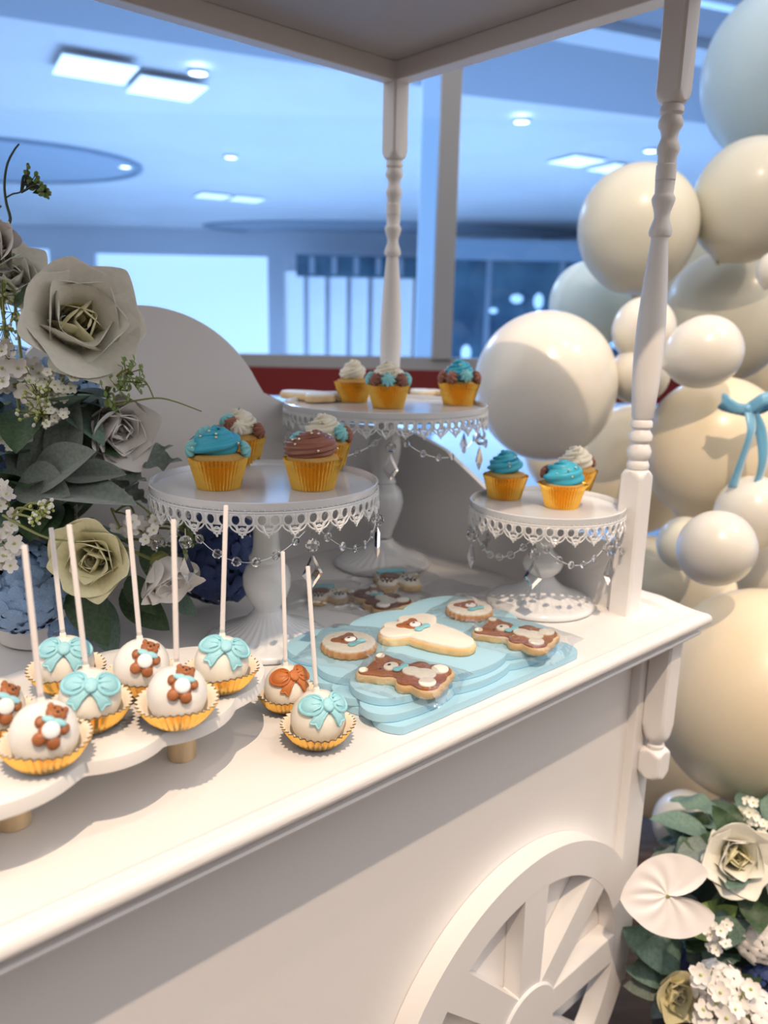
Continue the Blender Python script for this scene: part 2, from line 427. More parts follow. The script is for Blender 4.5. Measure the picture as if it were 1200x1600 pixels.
sf2 = empty('shopfront', ROOM @ V((-1.8, 18.6, FLOOR)), -YAW, 'low dark teal hanging fascia left of the window post, above bright far windows', 'shop')
MB().box((-0.3, 0, 2.25), (2.6, 0.3, 2.72)).build('fascia', HTEAL, sf2, smooth=0)
for k in range(6): MB().box((0.0 + k * 0.5, -0.05, 2.3), (0.12 + k * 0.5, 0.0, 2.68)).build('fascia_post', HCOF, sf2, smooth=0)
struct('wall_near_added', MB().box((-7, -3.6, FLOOR), (7, -3.5, 2.6)), mat('added_dark_wall', (0.20, 0.155, 0.125), 0.6, vary=0.3, bscale=6))  # unseen wall behind the camera, added to darken foil reflections and ambient light
# the glass partition behind the cart
GB = 3.0
w = struct('window_4', MB().box((-6, GB - 0.03, 0.207), (6, GB + 0.05, 0.252)), FRAMEM)
w.name = 'window_4'
MB().box((-6, GB, 0.25), (0.17, GB + 0.008, 3.4)).build('pane', GLASS, w, smooth=0)
MB().box((0.24, GB, 0.25), (6, GB + 0.008, 3.4)).build('pane', GLASS, w, smooth=0)
MB().box((-6, GB, FLOOR + 0.1), (6, GB + 0.008, 0.10)).build('pane', GLASS, w, smooth=0)
MB().box((0.165, GB - 0.05, 0.25), (0.235, GB + 0.06, 3.4)).build('mullion', FRAMEM, w, smooth=0)
struct('trim_7', MB().box((0.135, 3.9, FLOOR), (0.232, 4.0, 2.43)), mat('glowing_pale_strip', (0.80, 0.93, 1.0), 0.3, emit=0.72))  # pale strip beside the mullion, no lamp: its brightness is added as emission
MB().box((-6, GB - 0.03, 0.10), (6, GB + 0.05, 0.207)).build('red_rail', REDM, w, smooth=0)
MB().box((-6, GB - 0.03, FLOOR), (6, GB + 0.05, FLOOR + 0.1)).build('bottom_rail', FRAMEM, w, smooth=0)
# ================================================================== THE CART
cart = empty('dessert_cart', (0, 0, 0), label='white wooden candy cart with turned posts, roof and big spoked wheel', cat='cart')
X0 = -1.06; Y1 = 0.60
def loop(off, z):          # rectangle of the table top, corners in order, shrunk by off
    return [(X0 + off, off, z), (-off, off, z), (-off, Y1 - off, z), (X0 + off, Y1 - off, z)]
MB().box((X0 + 0.0052, 0.0052, -0.020), (-0.0052, Y1 - 0.0052, 0.0)).build('tabletop', WHITE, cart, smooth=0)
prof = [(0.008, -0.0030), (0.0032, -0.0030), (0.0026, -0.0016), (0.0008, -0.0016)]
for k in range(11):
    a = RAD(80 - 165 * k / 10); prof.append((-0.0005 - 0.0100 * cos(a), -0.0105 + 0.0092 * sin(a)))
prof += [(0.0035, -0.0205), (0.0060, -0.0225), (0.0070, -0.0260), (0.0020, -0.0272), (-0.0005, -0.0278), (-0.0018, -0.0300), (-0.0008, -0.0324), (0.0030, -0.0335), (0.016, -0.0345), (0.05, -0.0345)]
MB().rings([loop(o, z) for o, z in prof]).build('edge_moulding', WOODW, cart, smooth=35)
MB().rings([[(-0.032, y, 0.0), (-0.030, y, h), (-0.001, y, h), (0.0, y, h - .0005 if h > .001 else 0.0), (0.0, y, -0.002)] for y, h in ((0.012, 0.0002), (0.03, 0.0022), (0.06, 0.0065), (Y1, 0.0075))], True, True).build('side_rim', WHITE, cart, smooth=40)
PY = 0.060                 # the front panel's face
MB().box((X0 + 0.03, PY, -0.50), (-0.03, PY + 0.012, -0.034)).build('front_panel', WHITE, cart, smooth=0)
MB().box((-0.030, PY, -0.50), (-0.018, Y1 - 0.03, -0.034)).build('end_panel', WHITE, cart, smooth=0)
MB().box((X0 + 0.018, PY, -0.50), (X0 + 0.03, Y1 - 0.03, -0.034)).build('end_panel', WHITE, cart, smooth=0)
MB().box((X0 + 0.03, Y1 - 0.042, -0.50), (-0.03, Y1 - 0.03, -0.034)).build('rear_panel', WHITE, cart, smooth=0)
for x0, x1 in ((-0.060, -0.012), (X0 + 0.012, X0 + 0.06)):
    MB().box((x0, 0.046, -0.62), (x1, PY + 0.012, -0.0345), 0.0015).build('corner_stile', WHITE, cart, smooth=30)
    MB().box((x0, Y1 - 0.06, -0.62), (x1, Y1 - 0.03, -0.0345), 0.0015).build('corner_stile', WHITE, cart, smooth=30)
MB().box((X0 + 0.03, PY + 0.01, -0.62), (-0.03, PY + 0.03, -0.60)).build('stretcher', WHITE, cart, smooth=0)

def chamfer_block(mb, cx, cy, hw, z0, z1, r, lo=True, hi=True, cut=0.018):
    """square post block whose ends are rounded down to a turned neck of radius r"""
    n = 32
    def ring(t, z):        # t = 0 square ... 1 round
        pts = []
        for j in range(n):
            a = 2 * pi * (j + 0.5) / n
            sq = hw / max(abs(cos(a)), abs(sin(a))); rd = r
            lim = hw * 1.41421 * (1 - t) + r * t
            rr = min(sq, lim)
            pts.append((cx + rr * cos(a), cy + rr * sin(a), z))
        return pts
    rs = []
    if lo:
        for k in range(7): rs.append(ring(1 - (k / 6) ** 0.6, z0 + cut * (k / 6) ** 1.6))
    else: rs.append(ring(0, z0))
    if hi:
        for k in range(7): rs.append(ring((k / 6) ** 1.7, z1 - cut + cut * (1 - (1 - k / 6) ** 1.6)))
    else: rs.append(ring(0, z1))
    mb.rings(rs, True, True)
def roof_post(px, py):
    mb = MB()
    chamfer_block(mb, px, py, 0.0155, 0.0, 0.196, 0.0095, lo=False)
    chamfer_block(mb, px, py, 0.0155, 0.625, 0.745, 0.0095, hi=False)
    P = [(0.0095, 0.194), (0.0135, 0.196), (0.0145, 0.2005), (0.0125, 0.206), (0.0115, 0.207), (0.0145, 0.211), (0.0155, 0.219), (0.0115, 0.228),
         (0.0105, 0.229), (0.0145, 0.233), (0.015, 0.239), (0.0115, 0.245), (0.0105, 0.247), (0.0135, 0.250), (0.0135, 0.256), (0.0115, 0.259),
         (0.0135, 0.262), (0.0165, 0.30), (0.0180, 0.34), (0.0172, 0.38), (0.0142, 0.43), (0.0112, 0.465), (0.0100, 0.478),
         (0.0128, 0.480), (0.0138, 0.484), (0.0128, 0.489), (0.0090, 0.500), (0.0095, 0.507), (0.0128, 0.517), (0.0138, 0.522), (0.0120, 0.526),
         (0.0108, 0.528), (0.0115, 0.541), (0.0105, 0.5415), (0.0118, 0.543), (0.0118, 0.559), (0.0108, 0.560), (0.0112, 0.570), (0.0128, 0.573), (0.0132, 0.579), (0.0115, 0.583),
         (0.0092, 0.590), (0.0110, 0.597), (0.0138, 0.601), (0.0142, 0.607), (0.0118, 0.612), (0.0112, 0.613), (0.0138, 0.616), (0.0135, 0.622), (0.0095, 0.627)]
    mb.lathe(P, 32, M.Translation((px, py, 0)))
    return mb.build('roof_post', WHITE, cart, smooth=38)
XR = -0.0845; XL = X0 + 0.0845; YF = 0.0675; YB = 0.548
for px, py in ((XR, YF), (XR, YB), (XL, YF), (XL, YB)): roof_post(px, py)
# roof: beams and boards on top
RF = -0.15
for a, b in (((XR - 0.014, RF, 0.737), (XR + 0.014, YB + 0.014, 0.765)), ((XL - 0.014, RF, 0.737), (XL + 0.014, YB + 0.014, 0.765)),
             ((XL, YB - 0.012, 0.737), (XR, YB + 0.012, 0.765)), ((XL, RF, 0.737), (XR, RF + 0.02, 0.765))):
    MB().box(a, b, 0.001).build('roof_beam', WHITE, cart, smooth=30)
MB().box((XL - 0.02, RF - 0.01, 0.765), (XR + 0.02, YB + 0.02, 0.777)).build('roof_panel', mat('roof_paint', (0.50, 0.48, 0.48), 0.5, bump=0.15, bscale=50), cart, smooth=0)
# scalloped back board with a tall dome, and the right side board
def zback(x):
    cx, cz, R = -0.531, 0.183, 0.2045
    d = abs(x - cx)
    if d < 0.186: return cz + sqrt(R * R - d * d)
    return 0.268 - (d - 0.186) * 0.44 + max(0, d - 0.30) * 0.30
xs = [XR + (XL - XR) * k / 90 for k in range(91)]
rs = [[(x, YB - 0.005, 0.0), (x, YB - 0.005, zback(x)), (x, YB + 0.005, zback(x)), (x, YB + 0.005, 0.0)] for x in xs]
MB().rings(rs, True, True).build('back_board', WHITE, cart, smooth=35)
def zside(y):
    K = [(0.07, 0.088), (0.14, 0.092), (0.22, 0.098), (0.30, 0.116), (0.348, 0.143), (0.41, 0.176), (0.474, 0.193), (0.55, 0.200)]
    for (a, za), (b, zb) in zip(K, K[1:]):
        if y <= b:
            t = max(0, (y - a) / (b - a)); return za + (zb - za) * t
    return K[-1][1]
for sx in (XR, XL):
    ys = [0.08 + (YB - 0.08) * k / 60 for k in range(61)]
    rs = [[(sx - 0.005, y, 0.0), (sx - 0.005, y, zside(y)), (sx + 0.005, y, zside(y)), (sx + 0.005, y, 0.0)] for y in ys]
    MB().rings(rs, True, True).build('side_board', WHITE, cart, smooth=35)
# hanging corner pendants under the top
for px in (-0.030, X0 + 0.030):
    mb = MB()
    chamfer_block(mb, px, 0.030, 0.0165, -0.192, -0.0345, 0.0095, hi=False, cut=0.034)
    mb.lathe([(0.0095, -0.205), (0.012, -0.203), (0.0125, -0.199), (0.0095, -0.197), (0.0095, -0.190)], 24, M.Translation((px, 0.030, 0)))
    chamfer_block(mb, px, 0.030, 0.0165, -0.249, -0.204, 0.010, cut=0.013)
    mb.build('corner_pendant', WHITE, cart, smooth=38)
# the big flat wheel on the front
WCX, WCZ, WR, WH = -0.283, -0.512, 0.2475, 0.056
wy0, wy1 = 0.032, 0.0595
mb = MB()
ri = 0.200
def wring(r0, r1, n=96):
    rs = []
    for j in range(n):
        a = 2 * pi * j / n; c, s_ = cos(a), sin(a)
        rs.append([(WCX + r0 * c, wy0, WCZ + r0 * s_), (WCX + r1 * c, wy0, WCZ + r1 * s_), (WCX + r1 * c, wy1, WCZ + r1 * s_), (WCX + r0 * c, wy1, WCZ + r0 * s_)])
    rs.append(rs[0]); return rs
rim = MB().rings(wring(ri, WR)).build('wheel', WHITE, cart, smooth=30)
for k in range(8):
    a = RAD(0 + 45 * k); hw = 0.0225
    d = V((cos(a), 0, sin(a))); t = V((-sin(a), 0, cos(a))); c = V((WCX, 0, WCZ))
    vs = []
    for rr, hh in ((0.045, hw * 0.9), (ri + 0.006, hw * 1.05)):
        for y in (wy0 + 0.0004, wy1):
            for sg in (-1, 1):
                p = c + d * rr + t * (hh * sg); vs.append((p.x, y, p.z))
    MB().add(vs, [(0, 1, 3, 2), (4, 6, 7, 5), (0, 4, 5, 1), (2, 3, 7, 6), (0, 2, 6, 4), (1, 5, 7, 3)]).build('spoke', WHITE, rim, smooth=0)
hubm = M.Translation((WCX, wy0 - 0.003, WCZ)) @ M.Rotation(-pi / 2, 4, 'X')
MB().lathe([(WH - 0.002, 0.0), (WH, 0.002), (WH, 0.030)], 48, hubm).build('hub', WHITE, rim, smooth=35)

# ================================================================== CAKE STANDS
def cake_stand(x, y, ztop, R, phi, footR, kind, label, npend=6):
    e = empty('cake_stand', (x, y, 0), 0, label, 'cake stand', 'white lace-edged cake stands')
    s = ztop
    # plate with raised rim
    MB().lathe([(0.012, s - 0.016), (R - 0.006, s - 0.015), (R - 0.002, s - 0.013), (R, s - 0.006), (R + 0.0008, s), (R - 0.0008, s + 0.0005), (R - 0.0024, s - 0.001), (R - 0.0042, s - 0.0062), (0.005, s - 0.0070)], 96).build('plate', ENAMEL, e, smooth=50)
    MB().lathe([(R + 0.0002, s - 0.0085), (R + 0.0016, s - 0.009), (R + 0.0016, s - 0.0102), (R + 0.0002, s - 0.0108)], 96, cap0=False, cap1=False).build('rim_bead', ENAMEL, e, smooth=50)
    # openwork skirt: N cells, each a frame round an oval hole, drapes and small rings beneath
    N = int(round(2 * pi * R / 0.0128 / 2) * 2)
    k_ = 1.0
    zt, zb = s - 0.0105, s - 0.0225
    mb = MB()
    def P(u, z, o=0.0):    # u in cells
        a = u * 2 * pi / N
        return ((R + 0.0006 + o) * cos(a), (R + 0.0006 + o) * sin(a), z)
    cw = 2 * pi * R / N
    for c in range(N):
        n = 16; inner = []; outer = []; zc = (zt + zb) / 2 - 0.0003
        for j in range(n):
            a = 2 * pi * j / n
            inner.append((c + 0.5 + 0.31 * cos(a), zc + 0.0049 * sin(a)))
            m_ = max(abs(cos(a)), abs(sin(a)))
            outer.append((c + 0.5 + 0.5 * cos(a) / m_, (zt + zb) / 2 + (zt - zb) / 2 * sin(a) / m_))
        mb.rings([[P(u, z) for u, z in outer], [P(u, z) for u, z in inner]])
    web = mb.build('lace_skirt', ENAMEL, e, smooth=40, solid=0.0012)
    mb = MB()
    for c in range(N):     # raised rim round each hole
        zc = (zt + zb) / 2 - 0.0003
        pts = [P(c + 0.5 + 0.355 * cos(2 * pi * j / 14), zc + 0.0055 * sin(2 * pi * j / 14), 0.0008) for j in range(15)]
        mb.tube(pts, 0.00065, 5, caps=False)
        # drape between holes
        if c % 2 == 0:
            hh = 0.0082
            pts = [P(c + 2 * t, zb + 0.001 - hh * (1 - abs(2 * t - 1) ** 2.4) ** 0.8, 0.0004) for t in [q / 10 for q in range(11)]]
            mb.tube(pts, 0.0009, 5)
            pts = [P(c + 0.3 + 1.4 * t, zb + 0.001 - hh * 0.62 * (1 - abs(2 * t - 1) ** 2.2), 0.0006) for t in [q / 8 for q in range(9)]]
            mb.tube(pts, 0.0007, 5)
            z2 = zb - 0.0045
            pts = [P(c + 1 + 0.24 * cos(2 * pi * j / 10), z2 + 0.0022 * sin(2 * pi * j / 10), 0.0002) for j in range(11)]
            mb.tube(pts, 0.0008, 5, caps=False)
            for dx, dz in ((-0.22, -0.0005), (0.22, -0.0005), (0, -0.0035)):
                mb.ball(P(c + 1 + dx, z2 - 0.0035 + dz), 0.0014, 6, 4)
            for q in (-1, 1):
                mb.tube([P(c + 1 + q * 0.45, zb, 0.0006), P(c + 1 + q * 0.30, z2 - 0.0015, 0.0006), P(c + 1, z2 - 0.006, 0.0006)], [0.0015, 0.0014, 0.0008], 5)
        for q in (0.25, 0.75):
            mb.ball(P(c + q, s - 0.0074, 0.0003), 0.0008, 5, 4)
    mb.build('lace_relief', ENAMEL, e, smooth=60)
    # pedestal
    if kind == 'tall':
        st = [(0.013, 0.045), (0.016, 0.055), (0.022, 0.070), (0.029, 0.090), (0.031, 0.104), (0.027, 0.120), (0.017, 0.130), (0.0195, 0.134), (0.016, 0.139),
              (0.018, 0.150), (0.024, 0.175), (0.0255, 0.190), (0.022, 0.208), (0.015, 0.222), (0.018, 0.228), (0.022, s - 0.018), (0.03, s - 0.0145)]
    elif kind == 'mid':
        st = [(0.0165, 0.034), (0.0155, 0.040), (0.0165, 0.046), (0.0240, 0.058), (0.0280, 0.072), (0.0278, 0.084), (0.0240, 0.094), (0.0195, 0.099), (0.0205, 0.103), (0.0205, 0.107),
              (0.0175, 0.110), (0.0155, 0.118), (0.0150, 0.135), (0.0165, 0.150), (0.021, s - 0.022), (0.031, s - 0.0145)]
    else:
        st = [(0.016, 0.030), (0.013, 0.036), (0.015, 0.042), (0.024, 0.050), (0.0275, 0.059), (0.025, 0.067), (0.015, 0.075), (0.0115, 0.080), (0.014, 0.086), (0.0165, 0.094),
              (0.0145, 0.103), (0.011, 0.109), (0.014, 0.116), (0.021, s - 0.019), (0.028, s - 0.0145)]
    MB().lathe(st, 40).build('stem', ENAMEL, e, smooth=60)
    fr = footR
    def ribs(r, z, a, j):
        w = max(0.0, min(1.0, (r - 0.016) / (fr - 0.020))) * (1 if r < fr - 0.009 else 0)
        return r, z + 0.0013 * w * (1 if j % 4 < 2 else -1) * 0.8
    fp = [(fr - 0.004, 0.0), (fr, 0.003), (fr, 0.007), (fr - 0.004, 0.010), (fr - 0.008, 0.0115), (fr - 0.012, 0.0125), (fr * 0.70, 0.0165), (fr * 0.52, 0.022), (fr * 0.36, 0.030), (0.019, 0.037), (0.0155, 0.042)]
    MB().lathe(fp, 128, rf=ribs).build('foot', ENAMEL, e, smooth=60)
    # crystal pendants and swags
    zs = s - 0.034
    for k in range(npend):
        a = phi + 2 * pi * k / npend
        px, py = (R + 0.001) * cos(a), (R + 0.001) * sin(a)
        p = MB().tube([(px, py, zs + 0.003), (px, py, zs - 0.004)], 0.0005, 5).build('pendant', WIRE, e)
        MB().ball((px, py, zs - 0.011), 0.0072, 8, 5).build('crystal_ball', CRYS, p, smooth=0)
        Z = zs - 0.019
        o = [(0, 0), (0.0115, -0.023), (0, -0.038), (-0.0115, -0.023)]
        F = M.Translation((px, py, Z)) @ M.Rotation(a + pi / 2, 4, 'Z')
        vs = [(u, 0, w) for u, w in o] + [(u * 0.6, -0.003, -0.019 + (w + 0.019) * 0.6) for u, w in o] + [(u * 0.6, 0.003, -0.019 + (w + 0.019) * 0.6) for u, w in o]
        fs = [(0, 1, 5, 4), (1, 2, 6, 5), (2, 3, 7, 6), (3, 0, 4, 7), (4, 5, 6, 7), (1, 0, 8, 9), (2, 1, 9, 10), (3, 2, 10, 11), (0, 3, 11, 8), (11, 10, 9, 8)]
        MB().add(vs, fs, F).build('crystal_drop', CRYS, p, smooth=0)
        # swag to the next pendant
        da = 2 * pi / npend; pts = []
        for q in range(13):
            t = q / 12; aa = a + da * (0.06 + 0.88 * t)
            pts.append(V(((R + 0.001) * cos(aa), (R + 0.001) * sin(aa), zs + 0.004 - 0.030 * (1 - (2 * t - 1) ** 2) * (R / 0.127) ** 0.3)))
        g = MB().tube(pts, 0.0003, 4).build('garland', WIRE, e)
        bm = None
        for q in range(1, 12, 2 if R > 0.11 else 2):
            T = M.Translation(pts[q]) @ M.Rotation(a + da * (0.06 + 0.88 * q / 12) + pi / 2 + 0.5 * sin(q * 3), 4, 'Z') @ M.Rotation(pi / 2, 4, 'X')
            if 'bead' not in MESH:
                MESH['bead'] = mesh_only(MB().lathe([(0.0015, -0.0016), (0.0036, -0.0018), (0.0052, 0), (0.0036, 0.0018), (0.0015, 0.0016)], 9), 'crystal_bead', CRYS, 0)
            child(MESH['bead'], 'crystal_bead', g, T)
    return e
MESH = {}
CAMXY = V((-0.9957, -0.4632))
def face_angle(x, y, off):
    d = CAMXY - V((x, y)); return atan2(d.y, d.x) + RAD(off)
S1 = (-0.512, 0.280, 0.197, 0.127); S2 = (-0.198, 0.430, 0.255, 0.1525); S3 = (-0.150, 0.157, 0.145, 0.101)
cake_stand(*S1, face_angle(S1[0], S1[1], 21), 0.072, 'mid', 'medium white lace-edged cake stand with crystal drops, nearest the flowers')
cake_stand(*S2, face_angle(S2[0], S2[1], 3), 0.076, 'tall', 'tallest and largest white lace-edged cake stand, at the back')
cake_stand(*S3, face_angle(S3[0], S3[1], -6), 0.073, 'low', 'smallest white lace-edged cake stand, beside the front roof post')

# ================================================================== CUPCAKES
def swirl(mb, r0, h, turns, tr, z0, lobes=7, lamp=0.10, seg=110, twist=0.25, n=21):
    pts = []; rad = []
    for i in range(seg + 1):
        t = i / seg; a = 2 * pi * turns * t
        rr = r0 * (1 - t) ** 0.75
        pts.append((rr * cos(a), rr * sin(a), z0 + h * t ** 0.9)); rad.append(tr * (1 - 0.45 * t) * min(1, 0.3 + i / 6) * (1 if t < 0.95 else max(0.15, (1 - t) / 0.05)))
    mb.tube(pts, rad, n, lobes=lobes, lamp=lamp, twist=twist)
    return mb
def star_mesh(key, m, r=0.0095, h=0.010):
    if key not in MESH:
        n = 64
        def rf(rr, z, a, j): return rr * (1 + 0.20 * cos(8 * a + z * 110)), z
        MESH[key] = mesh_only(MB().lathe([(r * .8, -0.001), (r, 0.0015), (r * 0.98, 0.004), (r * 0.75, 0.0068), (r * 0.40, 0.0088), (r * 0.08, h)], n, rf=rf), 'frosting_star', m, 80)
    return MESH[key]
def cupcake(x, y, z, main, style, label, stars=(), pearls=5, seed=1, rot=0.0, s=1.0, flare=False):
    rnd = random.Random(seed)
    e = empty('cupcake', (x, y, z), rot, label, 'cupcake', 'cupcakes in gold foil cases')
    e.scale = (s, s, s)
    NP = 42
    def pl(r, zz, a, j):
        q = 0.0011 * (zz / 0.033 + 0.7)
        fl = 1.0 + (0.06 * sin(2 * a + 1) if flare and zz > 0.028 else 0)
        return r * fl + (q if j % 2 else -q), zz + (0.0006 * sin(5 * a) if zz > 0.03 else 0)
    wp = [(0.0225, 0.0), (0.0232, 0.001), (0.0262, 0.014), (0.0295, 0.028), (0.0315 + (0.002 if flare else 0), 0.0345)]
    MB().lathe(wp, NP * 2, rf=pl, cap1=False).build('foil_case', GOLD2, e, smooth=0)
    MB().lathe([(0.029, 0.029), (0.0295, 0.0335), (0.027, 0.0375), (0.018, 0.0405), (0.002, 0.042)], 32).build('sponge', CAKE, e)
    mb = MB()
    if style == 'swirl':
        swirl(mb, 0.0215, 0.021, 2.5, 0.0108, 0.0425, 4, 0.22, twist=0.16, n=28)
        mb.ball((0, 0, 0.046), 0.019, 20, 10, sc=(1, 1, .75))
    elif style == 'ridged':   # fine ridged piping
        swirl(mb, 0.0205, 0.016, 1.9, 0.0118, 0.0435, 12, 0.11, twist=0.10, n=60)
        mb.ball((0, 0, 0.047), 0.018, 20, 10, sc=(1, 1, .75))
    elif style == 'rosette':
        swirl(mb, 0.0185, 0.025, 2.8, 0.0094, 0.0425, 5, 0.26, twist=0.3, n=30)
        mb.ball((0, 0, 0.046), 0.018, 20, 10, sc=(1, 1, .8))
    elif style == 'ruffle':
        mb.ball((0, 0, 0.046), 0.018, 20, 10, sc=(1, 1, .8))
        swirl(mb, 0.0165, 0.026, 2.4, 0.0100, 0.0425, 9, 0.16, twist=0.5, n=36)
    mb.build('frosting', main, e, smooth=70)
    for (ang, up, key, m) in stars:
        a = RAD(ang); rr = 0.0262 * cos(RAD(up)); zz = 0.040 + 0.022 * sin(RAD(up))
        nrm = V((cos(a) * cos(RAD(up)), sin(a) * cos(RAD(up)), 0.15 + sin(RAD(up))))
        child(star_mesh(key, m), 'frosting_star', e, look((rr * cos(a), rr * sin(a), zz), nrm, rnd.random() * 3))
    if 'pearl' not in MESH:
        MESH['pearl'] = mesh_only(MB().ball((0, 0, 0), 0.0016, 10, 7), 'sugar_pearl', PEARL)
        MESH['gpearl'] = mesh_only(MB().ball((0, 0, 0), 0.0019, 10, 7), 'sugar_pearl', GPEARL)
    ca = atan2(CAMXY.y - y, CAMXY.x - x) - rot
    for k in range(pearls):
        a = ca + (rnd.random() - 0.5) * 2.6; up = rnd.random() * 1.1
        rr = (0.0295 if style != 'rosette' else 0.0255) * cos(up) ; zz = 0.0465 + 0.020 * sin(up)
        child(MESH['pearl'], 'sugar_pearl', e, M.Translation((rr * cos(a), rr * sin(a), zz)))
    return e
TE, BR, WH_ = ('star_t', BCT), ('star_b', BCC), ('star_w', BCW)
def fa(p, off): return math.degrees(atan2(CAMXY.y - p[1], CAMXY.x - p[0])) + off
p = (-0.5625, 0.2962, 0.1900); cupcake(*p, BCB, 'swirl', 'cupcake with a broad bright blue swirl, front left of the medium cake stand', [(fa(p, -78), 12, *TE), (fa(p, -115), 15, *BR), (fa(p, -130), 50, *TE), (fa(p, 178), 55, *BR), (fa(p, 85), 5, *TE)], 6, 3, 0)
p = (-0.4615, 0.4156, 0.1900); e = cupcake(*p, BCW, 'rosette', 'cream-topped cupcake with a grey pearl, behind the bright blue swirl one', [(fa(p, -85), 35, *BR), (fa(p, -60), 25, *WH_), (fa(p, -110), 45, *TE), (fa(p, 0), 10, *BR)], 5, 4, 1)
child(MESH['gpearl'], 'sugar_pearl', e, M.Translation((0.002, 0.0, 0.070)))['label'] = 'grey pearl on top'
p = (-0.4804, 0.2327, 0.1900); cupcake(*p, BCC, 'ridged', 'cupcake with ridged chocolate swirl and small cream star, front of the medium stand', [(fa(p, 52), 3, *WH_), (fa(p, 85), 12, *TE), (fa(p, 110), 30, *TE)], 9, 5, 2)
p = (-0.4004, 0.3164, 0.1900); cupcake(*p, BCW, 'rosette', 'cream rosette cupcake with chocolate and aqua stars, behind the chocolate one', [(fa(p, 60), 12, *BR), (fa(p, 95), 15, *TE), (fa(p, 20), 20, *TE), (fa(p, 140), 20, *BR)], 3, 6, 0.5)
p = (-0.1909, 0.5157, 0.2480); cupcake(*p, BCW, 'ruffle', 'cupcake with plain ruffled cream top, leftmost on the tallest stand', [], 2, 7, 0, 0.93)
p = (-0.2017, 0.4208, 0.2480); cupcake(*p, BCW, 'rosette', 'cream cupcake ringed by aqua and chocolate stars, middle of the tallest stand', [(fa(p, 0), 8, *TE), (fa(p, 45), 8, *BR), (fa(p, -45), 8, *BR), (fa(p, 85), 8, *TE), (fa(p, -85), 8, *TE), (fa(p, 180), 8, *BR)], 3, 8, 0, 0.98)
p = (-0.0776, 0.3929, 0.2480); cupcake(*p, BCB, 'rosette', 'blue-topped cupcake with aqua and chocolate stars, right edge of the tallest stand', [(fa(p, 0), 18, *TE), (fa(p, 48), 10, *BR), (fa(p, -48), 10, *BR), (fa(p, 90), 8, *TE), (fa(p, -90), 8, *BR)], 2, 9, 0.4)
p = (-0.1555, 0.2255, 0.1380); cupcake(*p, BCB, 'rosette', 'cupcake with tall ruffled deep blue top, left on the smallest stand', [], 3, 10, 0.2, 0.95)
p = (-0.1368, 0.1431, 0.1380); cupcake(*p, BCB, 'swirl', 'blue swirl cupcake with chocolate and aqua stars in a flared case, front of smallest stand', [(fa(p, 60), 12, *BR), (fa(p, 92), 22, *TE), (fa(p, 125), 20, *BR)], 6, 12, 2.2, 0.93, flare=True)
p = (-0.0375, 0.1929, 0.1380); cupcake(*p, BCW, 'rosette', 'cream rosette cupcake behind the flared case on the smallest stand', [(fa(p, 75), 10, *BR)], 4, 11, 1, 0.95)

# ================================================================== SCALLOPED WHITE TRAY ON WOODEN FEET
tray = empty('serving_tray', (-0.77, 0.11, 0), 0, 'white cloud-shaped tray on short wooden feet, carrying cake pops', 'tray')
TC = (-0.77, 0.11)
circ = [(-0.692, 0.123, 0.062), (-0.733, 0.098, 0.059), (-0.790, 0.087, 0.053), (-0.868, 0.098, 0.072), (-0.735, 0.160, 0.058), (-0.80, 0.168, 0.056), (-0.87, 0.17, 0.07), (-0.93, 0.13, 0.05)]
rd = union_rad([(a - TC[0], b - TC[1], c) for a, b, c in circ], 200)
ol = [(r * cos(2 * pi * i / 200), r * sin(2 * pi * i / 200)) for i, r in enumerate(rd)]
MB().prism(ol, 0.0565, 0.068, 0.0007).build('board', TRAYW, tray, smooth=25)
for fx, fy in ((-0.711, 0.112), (-0.852, 0.106), (-0.73, 0.175), (-0.90, 0.17)):
    MB().lathe([(0.0115, 0.0), (0.0122, 0.0006), (0.0122, 0.0565)], 28, M.Translation((fx - TC[0], fy - TC[1], 0))).build('leg', DOWEL, tray)

